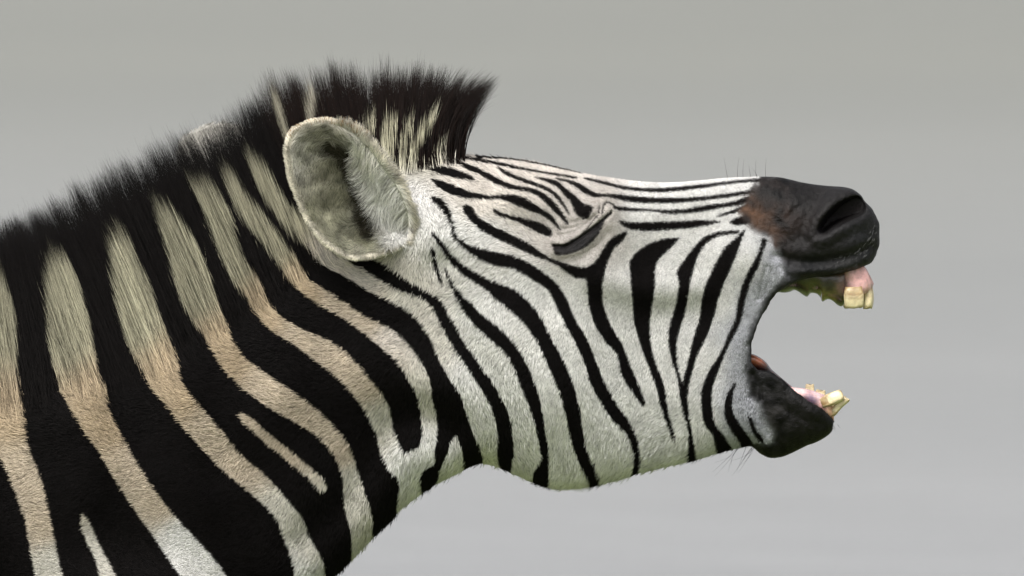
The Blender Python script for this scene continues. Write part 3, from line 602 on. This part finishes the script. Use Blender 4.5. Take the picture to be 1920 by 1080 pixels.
ks = inside > rng.uniform(0.3, 0.7, NC); hcol[ks] = skh[ks] * .28 * (rng.uniform(0.4, 1.6, ks.sum()) * (1 + .9 * wob(q[ks, 0], q[ks, 1], .13, 61)).clip(.15, 1.9))[:, None]
hc3 = np.repeat(hcol[:, None, :], K, 1)
thick = np.clip(ln / 0.007, 0.5, 1.2)[:, None]
rad = A([0.27, 0.26, 0.19, 0.04])[None, :] * 1e-3 * thick
coat = make_hair('coat_hair', pts, rad, hc3, n, M_FUR, zebra)
print('coat', NC, round(time.time() - T0, 1))

# mane: roots on the crest, each strand heading for the traced top of the mane
MG = [(-300, 760, -360, 560), (-200, 722, -250, 510), (-100, 700, -150, 470), (30, 668, -12, 436), (180, 630, 72, 396), (310, 583, 192, 322), (410, 533, 292, 276), (490, 485, 386, 240), (560, 436, 464, 196), (605, 398, 528, 145), (650, 362, 600, 138),
      (700, 330, 684, 126), (760, 307, 772, 130), (815, 294, 842, 140), (855, 291, 920, 158)]
mroot = A([g[:2] for g in MG]); mtip = A([g[2:] for g in MG])
def mane():
    r = np.random.default_rng(21)
    d, _ = seg_dist(cP, crestL)
    m = (d < 135) & (np.abs(ctr[:, 1]) < 0.17) & (cP[:, 0] > -300) & (cP[:, 0] < 872)
    band = np.where(cP[:, 0] > 640, 26, np.interp(cP[:, 0], [0, 300, 560], [128, 122, 100])) * (1 + .15 * wob(cP[:, 0], cP[:, 1], .05, 71))
    wt = (m & (d < band)) * np.clip(1.15 - d / band, 0, 1) * (1.0 + (cP[:, 0] > 560) * .8) * np.where(cP[:, 0] < -60, .15, 1)
    n_ = 60000
    p, nn = sample(V, Nn, tri, wt, n_, r); q = pix(p)
    dd, par = seg_dist(q, mroot)
    par = par + r.normal(0, 0.06, n_); par = np.clip(par, 0, len(mroot) - 1.001)
    # clumps: pull parameter towards clump centres
    pos = par * (9 + 5 * (par > 8)); cl = np.round(pos + 0.35 * np.sin(pos * 2.7)); clr = np.random.default_rng(5).uniform(-1, 1, (400, 4)); ci = cl.astype(int) % 400
    i = par.astype(int); f = (par - i)[:, None]
    root = mroot[i] * (1 - f) + mroot[i + 1] * f; tip = mtip[i] * (1 - f) + mtip[i + 1] * f
    top = (root[:, 0] > 575).astype(float)
    L = np.linalg.norm(tip - root, axis=1)
    pc = np.clip(cl / (9 + 5 * (par > 8)), 0, len(mroot) - 1.001); ic = pc.astype(int); fc = (pc - ic)[:, None]; tipc = mtip[ic] * (1 - fc) + mtip[ic + 1] * fc
    tip = tip + (tipc - tip) * r.uniform(.2, .8, n_)[:, None]
    # clump scatter and ragged length
    frac = 1.05 - np.abs(r.normal(0, 0.15, n_)) + clr[ci, 0] * (0.035 + 0.065 * top) - .80 * smooth(25, 118, dd) * r.uniform(.75, 1.1, n_)
    frac = np.maximum(frac, .07) + (r.uniform(0, 1, n_) < .04) * r.uniform(.02, .10, n_)
    short = r.uniform(0, 1, n_) < 0.25; frac[short] *= r.uniform(0.45, 0.95, short.sum())
    tipx = q + (tip - root) * frac[:, None]
    tipx[:, 0] += clr[ci, 1] * (5 + 5 * top) + r.normal(0, 6, n_); tipx[:, 1] += (root - q)[:, 1] * 0.5 * np.clip(frac, 0, 1) + r.normal(0, 5, n_)
    tipx += (root - q) * 0.35 * np.clip(frac, 0, 1)[:, None] 
    K = 9; ts = np.linspace(0, 1, K)
    pts = np.empty((n_, K, 3)); smp = np.empty((n_, K, 2))
    y0 = p[:, 1]; y1 = y0 * 0.75 + r.normal(0, 0.007, n_) + clr[ci, 2] * 0.010
    # front edge of the forelock is hollow, the rest nearly straight
    bend = np.where(q[:, 0] > 780, 22.0 * smooth(770, 850, q[:, 0]), 0) + r.normal(0, 5, n_)
    per = np.stack([-(tipx - q)[:, 1], (tipx - q)[:, 0]], 1); per /= np.linalg.norm(per, axis=1, keepdims=True)
    wv = r.uniform(-1, 1, n_); kink = r.uniform(0, 1, n_) < .035
    for j, t_ in enumerate(ts):
        b2 = q + (tipx - q) * t_ - per * (bend * 4 * t_ * (1 - t_))[:, None]
        smp[:, j] = b2
        b3 = b2 + per * (np.where(kink, 9.0, 2.2) * np.sin(t_ * 5 + wv * 6) * t_)[:, None]
        yy_ = y0 + (y1 - y0) * t_ + np.sign(y0) * 0.006 * math.sin(math.pi * min(1, t_ * 1.3)) * np.clip(np.abs(y0) / 0.04, 0, 1)
        sc_ = (DIST - np.abs(yy_)) / DIST
        pts[:, j] = np.stack([X(b3[:, 0]) * sc_, yy_, Z(b3[:, 1]) * sc_], 1)
    pts[:, 0] -= nn * 0.001
    # colour along the strand: pale bands where the neck stripes run up into the mane, dark tips
    jit = r.normal(0, 9, n_)[:, None] + 10 * clr[ci, 3][:, None]; un = (tipx - q) / np.maximum(np.linalg.norm(tipx - q, axis=1, keepdims=True), 1); side_j = r.normal(0, 2.2, (n_, 1)) * A((1, 0))
    B = np.stack([black_at(smp[:, j] + un * (jit + 14) * ts[j] + side_j) for j in range(K)], 1)
    fk = q[:, 0] > 660; B[fk, 0] = B[fk, 2]; B[fk, 1] = B[fk, 2]
    up = smooth(.62, .80, np.linspace(0, 1, K))[None, :]
    B = np.clip(B, 0, 1)
    fade = r.uniform(0.35, 0.65, n_)[:, None]; B = (B > fade).astype(float); B = np.maximum(B, ((r.uniform(0, 1, n_) < .22) & (q[:, 0] > 640))[:, None] * (np.linspace(0, 1, K) > .15)[None, :])
    pv = (1 + .75 * (q[:, 0] > 660)) * np.where(r.uniform(0, 1, n_) < .3, r.uniform(.22, .7, n_), r.uniform(.75, 1.35, n_)) * (1 + .3 * clr[ci, 3])
    pale = np.stack([gfield('tint', PALE_TINT, smp[:, j], 4.0, 22.0) for j in range(K)], 1) * pv[:, None, None]
    dark = A((.0052, .0045, .0043))[None, :] * r.uniform(.6, 1.5, n_)[:, None] + A((.010, .005, .0035))[None, :] * (r.uniform(0, 1, n_) * top)[:, None]
    colr = pale * (1 - B[:, :, None]) + dark[:, None, :] * B[:, :, None]
    rad = np.interp(ts, [0, .2, .4, .6, .8, 1], [.29, .28, .25, .19, .10, .02])[None, :] * 1e-3
    return make_hair('mane', pts, rad, colr, nn, M_MANE, zebra)
mane_o = mane()
print('mane', round(time.time() - T0, 1))

# ------------------------------------------------------------------ ears
def build_ear(near):
    NA, NR = len(EAR), 26
    cen = A((672, 372)); P2 = []; R2 = []
    for i in range(NR + 1):
        t_ = i / NR
        P2.append(cen + (EAR - cen) * t_); R2.append(np.full(NA, t_))
    P2 = np.concatenate(P2); R2 = np.concatenate(R2)
    # plane of the opening leans outward toward the tip, bowl sinks into it
    u = ((P2 - A((760, 430))) @ A((-.72, -.69))) / 250.0              # 0 at root, about 1 at the tip
    yr = -0.128 - 0.034 * np.clip(u, -.2, 1.1)
    vv = ((P2 - cen) @ A((.69, -.72))) / 110.0
    y = yr + 0.044 * (1 - R2 ** 2.6) * (0.75 + 0.25 * np.clip(1 - u, 0, 1)) + 0.006 * smooth(.9, 1.0, R2) + 0.010 * vv * R2
    y += 0.02 * np.exp(-((P2 - A((755, 440))) ** 2).sum(1) / 40 ** 2)
    Vi = np.stack([X(P2[:, 0]), y, Z(P2[:, 1])], 1)
    n_ = NA
    F = [(i * n_ + j, i * n_ + (j + 1) % n_, (i + 1) * n_ + (j + 1) % n_, (i + 1) * n_ + j) for i in range(1, NR) for j in range(n_)]
    F += [(0, n_ + (j + 1) % n_, n_ + j)[::-1] for j in range(n_)]
    # back skin: same sheet set 5 mm behind, closed along the rim
    off = len(Vi); Vb = Vi.copy(); Vb[:, 1] += 0.006 + 0.006 * (1 - R2); cb = A((X(cen[0]), 0, Z(cen[1])))
    Fb = [tuple(a + off for a in f[::-1]) for f in F]
    Fr = [(NR * n_ + j, NR * n_ + (j + 1) % n_, off + NR * n_ + (j + 1) % n_, off + NR * n_ + j) for j in range(n_)]
    Vall = np.concatenate([Vi, Vb]); Fall = F + Fb + Fr
    px = np.concatenate([P2, P2]); rr = np.concatenate([R2, R2])
    col = np.tile(A((.20, .19, .15)), (len(Vall), 1))
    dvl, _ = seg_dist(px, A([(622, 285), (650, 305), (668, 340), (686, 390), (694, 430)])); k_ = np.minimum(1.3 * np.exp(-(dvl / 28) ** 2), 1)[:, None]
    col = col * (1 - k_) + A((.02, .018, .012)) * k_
    rim = smooth(.88, 1, rr)[:, None]; rg = smooth(0, 40, (px - A((680, 340))) @ A((.86, -.5)))[:, None]; col = col * (1 - rg) + A((.45, .44, .39)) * rg; col = col * (1 - rim) + A((.60, .55, .46)) * rim
    col[off:] = A((.3, .29, .26)); 
    if not near:
        # the far ear is laid further back, so that its rim shows above the mane
        a = math.radians(10); pv = A((X(750), 0, Z(440))); Q = Vall - pv
        Q = np.stack([Q[:, 0] * math.cos(a) - Q[:, 2] * math.sin(a), Q[:, 1], Q[:, 0] * math.sin(a) + Q[:, 2] * math.cos(a)], 1) * A((1.06, 1, 1.06))
        Vall = Q + pv; Vall[:, 1] *= -1; Vall[:, 0] -= 0.122; Vall[:, 2] += 0.009; Vall[:, 1] -= 0.015
        Fall = [f[::-1] for f in Fall]
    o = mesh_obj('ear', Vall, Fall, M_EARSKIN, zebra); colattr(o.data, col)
    bm = bmesh.new(); bm.from_mesh(o.data); loose = [v for v in bm.verts if not v.link_faces]; bmesh.ops.delete(bm, geom=loose, context='VERTS'); bmesh.ops.recalc_face_normals(bm, faces=bm.faces); bm.to_mesh(o.data); bm.free()
    o['label'] = 'rounded ear turned out, pale furry rim and dark hollow' if near else 'ear on the far side, only its pale rim above the mane'
    return o, Vi, P2, R2
ear, eV, eP, eR = build_ear(True)
ear2, *_ = build_ear(False)
def ear_hair(o, near):
    r = np.random.default_rng(33); m_ = o.data; nv = len(m_.vertices)
    v = np.empty(nv * 3, np.float32); m_.vertices.foreach_get('co', v); v = v.reshape(-1, 3).astype(float)
    nb = np.empty(nv * 3, np.float32); m_.vertex_normals.foreach_get('vector', nb); nb = nb.reshape(-1, 3).astype(float)
    tr = tri_data(m_)
    n_ = 70000 if near else 9000
    p, nn = sample(v, nb, tr, np.ones(len(tr)), n_, r)
    s = 1 if near else -1
    front = nn[:, 1] * s < -0.02
    q = np.stack([960 + p[:, 0] / PX, 540 - p[:, 2] / PX], 1)
    if not near: q = q + A((190, 20))
    de, _ = seg_dist(q, EAR, True)
    cen = A((672, 372)); out = (q - cen) / np.maximum(np.linalg.norm(q - cen, axis=1, keepdims=True), 1)
    # inner hair: in the front half long tufts fall back over the hollow, elsewhere short hair lies toward the tip
    fr = smooth(-10, 45, (q - A((672, 340))) @ A((.80, -.35)))
    dirs = field([(580, 270, .4, -.9), (560, 330, -.2, -.9), (600, 420, -.5, -.4), (680, 470, -.5, .4), (650, 360, .3, -.9), (640, 260, .5, .5), (690, 290, -.55, .75), (715, 350, -.45, .85), (745, 420, -.35, .9), (755, 455, -.3, .9)], q, 3, 20)
    ln = field([(580, 270, 9), (560, 330, 7), (600, 420, 8), (680, 470, 8), (650, 360, 9), (635, 270, 14), (665, 275, 18), (690, 290, 26), (700, 330, 26), (715, 350, 28), (735, 390, 30), (745, 420, 30), (755, 455, 24)], q, 4, 12)[:, 0] * 1e-3
    right = smooth(0, 26, (q - A((672, 330))) @ A((.86, -.5))) * (q[:, 1] > 236)
    ln[~front] = 0.008; ln = np.where(de < 9, np.where(right > .5, .013, 0.0048), ln) * r.uniform(.55, 1.1, n_)
    ang = 0.55 * wob(q[:, 0], q[:, 1], .06, 41) + .4 * wob(q[:, 0], q[:, 1], .17, 42) + r.normal(0, .2, n_)
    fx, fz = dirs[:, 0], -dirs[:, 1]
    fx = np.where(de < 9, out[:, 0], fx); fz = np.where(de < 9, -out[:, 1], fz)
    t_ = np.stack([fx * np.cos(ang) - fz * np.sin(ang), np.zeros(n_), fx * np.sin(ang) + fz * np.cos(ang)], 1)
    t_ -= nn * (t_ * nn).sum(1, keepdims=True); t_ /= np.maximum(np.linalg.norm(t_, axis=1, keepdims=True), 1e-5)
    lift = np.clip(r.normal(.45, .15, n_), .1, 1.2)[:, None] * np.where(ln > .015, 1.6, 1)[:, None]
    K = 4; pts = np.empty((n_, K, 3)); pts[:, 0] = p - nn * .0005; cur = p.copy()
    for j in range(1, K):
        lf = lift * (1 - .3 * (j - 1)); cur = cur + (t_ * np.cos(lf) + nn * np.sin(lf)) * (ln / (K - 1))[:, None]; pts[:, j] = cur
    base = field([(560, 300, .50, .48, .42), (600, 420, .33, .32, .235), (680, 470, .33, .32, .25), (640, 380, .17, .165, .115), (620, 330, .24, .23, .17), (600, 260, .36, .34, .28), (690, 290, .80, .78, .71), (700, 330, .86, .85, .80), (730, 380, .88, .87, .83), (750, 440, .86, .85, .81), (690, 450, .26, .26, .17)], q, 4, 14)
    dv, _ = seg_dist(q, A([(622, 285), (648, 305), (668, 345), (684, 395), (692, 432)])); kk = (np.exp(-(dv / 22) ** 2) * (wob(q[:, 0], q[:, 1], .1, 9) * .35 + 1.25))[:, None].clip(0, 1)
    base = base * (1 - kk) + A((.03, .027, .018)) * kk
    rim = (1 - smooth(3, 12, de))[:, None]; base = base * (1 - rim) + A((.70, .65, .54)) * rim
    tan = (rim[:, 0] > .4) & (q[:, 1] < 262) & (r.uniform(0, 1, n_) < .35); base[tan] = (.34, .23, .13)
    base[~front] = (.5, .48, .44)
    keepm = ~(front & (kk[:, 0] > .5) & (r.uniform(0, 1, n_) < .75))
    base = base * (np.where(r.uniform(0, 1, n_) < .25, r.uniform(.25, .7, n_), r.uniform(.8, 1.15, n_)) * (1 + .32 * wob(q[:, 0], q[:, 1], .16, 43)))[:, None]
    rad = A([.25, .24, .18, .04])[None, :] * 1e-3
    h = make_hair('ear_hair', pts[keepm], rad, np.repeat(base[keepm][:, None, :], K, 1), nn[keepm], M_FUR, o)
ear_hair(ear, True); ear_hair(ear2, False)

# ------------------------------------------------------------------ mouth: gums, teeth, tongue, palate
def loft(name, rings, m, parent, col=None, cap=True):
    rings = [A(r_) for r_ in rings]; k_ = len(rings[0]); Vs = np.concatenate(rings)
    F = [(i * k_ + j, i * k_ + (j + 1) % k_, (i + 1) * k_ + (j + 1) % k_, (i + 1) * k_ + j) for i in range(len(rings) - 1) for j in range(k_)]
    if cap: F += [tuple(range(k_))[::-1], tuple((len(rings) - 1) * k_ + j for j in range(k_))]
    o = mesh_obj(name, Vs, F, m, parent)
    bm = bmesh.new(); bm.from_mesh(o.data); bmesh.ops.recalc_face_normals(bm, faces=bm.faces); bm.to_mesh(o.data); bm.free()
    if col is not None: colattr(o.data, col(Vs))
    return o
def sup(a, e=2.6):
    c_, s_ = np.cos(a), np.sin(a); return np.sign(c_) * np.abs(c_) ** (2 / e), np.sign(s_) * np.abs(s_) ** (2 / e)
AN = np.linspace(0, 2 * math.pi, 28, endpoint=False)
def xz(px, py, y): return np.stack([X(px) + 0 * y, y, Z(py) + 0 * y], 1)

# upper gum: horizontal sections from inside the lip down to the tooth necks
def gum_upper():
    ex, ey = sup(AN, 2.3); rings = []
    for py, x0, x1, hw in [(478, 1556, 1600, .026), (495, 1560, 1618, .030), (508, 1565, 1629, .031), (522, 1568, 1635, .032), (536, 1570, 1637, .033), (546, 1573, 1635, .0325), (553, 1577, 1630, .030), (557, 1584, 1624, .024)]:
        cx, hx = (x0 + x1) / 2, (x1 - x0) / 2
        bump = 1 + 0.05 * np.sin(AN * 6 + py) - .05 * (py < 530) * (ex > .2)
        rings.append(np.stack([X(cx + ex * hx * bump), ey * hw * bump, Z(py + 2 * np.sin(AN * 3) - (ex > 0) * ex * 4 * (py > 530))], 1))
    def col(Vs):
        q = np.stack([960 + Vs[:, 0] / PX, 540 - Vs[:, 2] / PX], 1)
        return field([(1620, 515, .62, .36, .34), (1630, 540, .66, .40, .37), (1605, 520, .58, .33, .31), (1600, 535, .50, .30, .28), (1592, 543, .07, .045, .055), (1575, 530, .16, .09, .08), (1580, 515, .35, .2, .18)], q, 4, 5)
    return loft('upper_gum', rings, M_GUM, zebra, col)
ug = gum_upper()
def tooth(parent, base, tip, wdir, w0, w1, d0, d1, label=None):
    """slab-like incisor from base to tip (animal space, metres); width runs along wdir"""
    base, tip, wdir = Vector(base), Vector(tip), Vector(wdir).normalized(); ax = (tip - base).normalized(); wdir = (wdir - ax * wdir.dot(ax)).normalized(); dd = ax.cross(wdir)
    a = np.linspace(0, 2 * math.pi, 20, endpoint=False); ex, ey = sup(a, 3.4); rings = []; tt = []
    L_ = (tip - base).length
    for t_, s_ in [(-.35, .82), (0, .93), (.06, .96), (.12, .98), (.2, 1.0), (.3, 1.01), (.4, 1.0), (.5, 1.0), (.65, .99), (.8, .98), (.93, .94), (1.0, .84), (.96, .55), (.93, .25)]:
        f = min(max(t_, 0), 1); hw, hd = (w0 + (w1 - w0) * f) / 2 * s_, (d0 + (d1 - d0) * f) / 2 * s_
        c0 = base + ax * (L_ * t_) + dd * (0.0015 * math.sin(f * 3.1))
        rings.append([tuple(c0 + wdir * (hw * x_) + dd * (hd * y_) + ax * (.0008 * math.sin(3 * x_ + 2 * y_))) for x_, y_ in zip(ex, ey)]); tt += [t_ if t_ != .96 and t_ != .93 or s_ > .9 else 1.2] * 20
    tt = A(tt)
    def col(Vs):
        r = np.random.default_rng(int(abs(base.x * 1e5)) + 3); c_ = np.tile(A((.66, .57, .36)), (len(Vs), 1))
        c_ *= r.uniform(.88, 1.06, (len(Vs), 1))
        na = 20; ra = r.uniform(.10, .55, na) * (r.uniform(0, 1, na) < .75) + .05; ra = np.tile(ra, len(Vs) // na)
        st_ = (np.clip(1 - tt / ra, 0, 1) ** .7 * r.uniform(.4, .95, len(Vs)))[:, None]; c_ = c_ * (1 - st_) + A((.22, .11, .025)) * st_
        ed = (np.abs(tt - 1) < .08)[:, None] * r.uniform(0, .7, (len(Vs), 1)); c_ = c_ * (1 - ed) + A((.30, .20, .08)) * ed
        k_ = (tt > 1.1)[:, None]; return np.where(k_, A((.16, .11, .05)), c_)
    o = loft('tooth', rings, M_TOOTH, parent, col)
    if label: o['label'] = label
    return o
for s_ in (-1, 1):
    tooth(ug, (X(1599), s_ * .0300, Z(548)), (X(1600), s_ * .0280, Z(577)), (1, s_ * -.10, 0), .0268, .0256, .0115, .010, 'broad stained side incisor' if s_ < 0 else None)
    tooth(ug, (X(1626.5), s_ * .0105, Z(540)), (X(1627), s_ * .0105, Z(578.5)), (s_ * -.22, 1, 0), .0200, .0195, .0120, .0115)
# palate and inner upper lip, with a scalloped lower edge
def palate():
    bot = catmull([(1440, 545), (1462, 549), (1480, 547), (1490, 545), (1500, 549), (1513, 556), (1520, 551), (1531, 551), (1538, 557), (1542, 565), (1552, 562), (1562, 565), (1570, 571), (1580, 574), (1590, 560)], False, 4)
    rings = []
    for bx, by in bot:
        top = 488; hw = np.interp(bx, [1440, 1500, 1580, 1590], [.040, .038, .031, .026]); cz = (by + top) / 2 ; hz = (by - top) / 2
        ex, ez = sup(AN, 2.2); rings.append(np.stack([X(bx) + 0 * ex, ex * hw, Z(cz + ez * hz + np.where(ez > .2, 3.0 * np.sin(AN * 5 + bx * .2), 0) * 0.3)], 1))
    def col(Vs):
        q = np.stack([960 + Vs[:, 0] / PX, 540 - Vs[:, 2] / PX], 1)
        return field([(1480, 540, .014, .014, .010), (1520, 540, .05, .05, .014), (1540, 555, .15, .14, .035), (1560, 560, .13, .11, .03), (1575, 565, .05, .04, .015), (1550, 535, .03, .025, .02), (1580, 545, .12, .07, .06)], q, 4, 5)
    return loft('palate', rings, M_GUM, zebra, col)
palate()
def gum_lower():
    top = catmull([(1440, 712), (1470, 722), (1490, 726), (1512, 729), (1532, 735), (1548, 742), (1558, 754), (1563, 768)], False, 4); rings = []
    lx, lz = sup(AN, 2.3)
    for bx, by in top:
        lip = np.interp(bx, [1440, 1467, 1487, 1514, 1542, 1567], [700, 712, 731, 751, 767, 786]) + 10
        lip = max(lip, by + 12); hw = np.interp(bx, [1440, 1500, 1550, 1569], [.021, .022, .021, .010])
        rings.append(np.stack([X(bx) + 0 * lx, lx * hw, Z((by + lip) / 2 + lz * (lip - by) / 2)], 1))
    def col(Vs):
        q = np.stack([960 + Vs[:, 0] / PX, 540 - Vs[:, 2] / PX], 1)
        return field([(1500, 730, .70, .46, .45), (1530, 740, .66, .44, .44), (1523, 747, .12, .08, .13), (1545, 755, .62, .38, .35), (1562, 768, .50, .30, .2), (1470, 715, .45, .25, .25)], q, 4, 5)
    return loft('lower_gum', rings, M_GUM, zebra, col)
lg = gum_lower()
for s_ in (-1, 1):
    tooth(lg, (X(1550), s_ * .0185, Z(752)), (X(1579), s_ * .018, Z(739.5)), (.37, s_ * -.25, .93), .0165, .0150, .011, .010, 'ivory side incisor jutting forward' if s_ < 0 else None)
    tooth(lg, (X(1563), s_ * .0085, Z(772)), (X(1589), s_ * .0085, Z(747)), (s_ * -.15, 1, 0), .0160, .0165, .0105, .0100)
tooth(lg, (X(1519), .018, Z(738)), (X(1519), .018, Z(721)), (1, 0, 0), .0125, .0115, .010, .009)
tooth(lg, (X(1538), .019, Z(744)), (X(1540), .019, Z(732)), (1, 0, -.3), .014, .013, .010, .009)
def tongue():
    spine = catmull([(1345, 672), (1380, 668), (1408, 668), (1425, 675), (1437, 684), (1446, 695), (1470, 715), (1500, 738)], False, 4); rings = []
    n_ = len(spine)
    ex, ez = sup(AN, 2.2)
    for i, (bx, by) in enumerate(spine):
        f = i / (n_ - 1); hz = np.interp(f, [0, .3, .45, .62, .8, 1], [12, 12, 11, 9, 7, 3]); hw = np.interp(f, [0, .5, .8, 1], [.027, .026, .018, .004])
        rings.append(np.stack([X(bx) + 0 * ex, ex * hw, Z(by + hz * .45 + ez * hz * np.where(ez > 0, 1.6, 1) * (1 - .25 * (ez < 0) * np.exp(-(ex * 3) ** 2)))], 1))
    def col(Vs):
        q = np.stack([960 + Vs[:, 0] / PX, 540 - Vs[:, 2] / PX], 1)
        return field([(1400, 665, .26, .085, .04), (1425, 668, .24, .075, .035), (1437, 680, .10, .04, .025), (1440, 690, .05, .04, .045), (1500, 738, .2, .12, .13)], q, 4, 5)
    o = loft('tongue', rings, M_GUM, zebra, col); o['label'] = 'brown back of the tongue at the mouth corner'
tongue()

# ------------------------------------------------------------------ whiskers and lashes
def strands(name, lines, rad, colr, parent, label):
    K = 7; pts = []
    for a, b_, c_, y0, y1 in lines:
        ts = np.linspace(0, 1, K)[:, None]; a, b_, c_ = A(a), A(b_), A(c_); q = (1 - ts) ** 2 * a + 2 * ts * (1 - ts) * b_ + ts ** 2 * c_
        pts.append(np.stack([X(q[:, 0]), np.linspace(y0, y1, K), Z(q[:, 1])], 1))
    pts = A(pts); r_ = np.linspace(1, .25, K)[None, :] * rad
    o = make_hair(name, pts, r_, np.tile(A(colr), (len(pts), K, 1)), None, M_WHISK, parent); o['label'] = label
r = np.random.default_rng(77); wl = []
for i in range(11):
    x0 = 1402 + r.uniform(-22, 16); wl.append(((x0, 838), (x0 - r.uniform(0, 25), 855), (x0 - r.uniform(12, 50), 838 + r.uniform(22, 55)), r.uniform(-.02, .02), r.uniform(-.03, .03)))
for i in range(7):
    x0 = r.uniform(1340, 1440); wl.append(((x0, 334), (x0 - 2, 322), (x0 + r.uniform(-12, 4), 334 - r.uniform(10, 42)), 0, r.uniform(-.02, .02)))
for i in range(5):
    x0 = r.uniform(1555, 1570); wl.append(((x0, 796), (x0 + 4, 802), (x0 + r.uniform(3, 10), 806 + r.uniform(-4, 4)), -.01, -.012))
br = []
for i in range(150):
    x0 = r.uniform(1490, 1645); y0 = np.interp(x0, [1490, 1560, 1610, 1645], [512, 500, 488, 440]) + r.uniform(-26, 10); L0 = r.uniform(4, 11)
    yb = -(.050 - .000012 * (max(x0 - 1560, 0)) ** 1.6)
    br.append(((x0, y0), (x0 - L0 * .3, y0 + L0 * .4), (x0 - L0 * r.uniform(.2, 1), y0 + L0 * r.uniform(.5, 1)), yb + .004, yb - .002))
strands('bristle_hairs', br, .00011, (.22, .22, .22), zebra, 'short pale bristles on the upper lip')
strands('whisker_hairs', wl, .00022, (.02, .018, .016), zebra, 'thin dark whiskers under the chin and on the nose')
el = []
for f in np.linspace(0.02, .8, 34):
    c0 = eyeL[0] * (1 - f) + eyeL[-1] * f; i_ = f * 5; j_ = int(i_); c0 = eyeL[j_] * (1 - (i_ - j_)) + eyeL[j_ + 1] * (i_ - j_)
    el.append((c0 + (0, 0), c0 + (-1, 9), c0 + (r.uniform(-9, -3), r.uniform(12, 20)), -.104, -.112))
strands('eyelash_hairs', el, .0002, (.012, .01, .01), zebra, 'dark lashes of the closed eye')
print('done', round(time.time() - T0, 1))
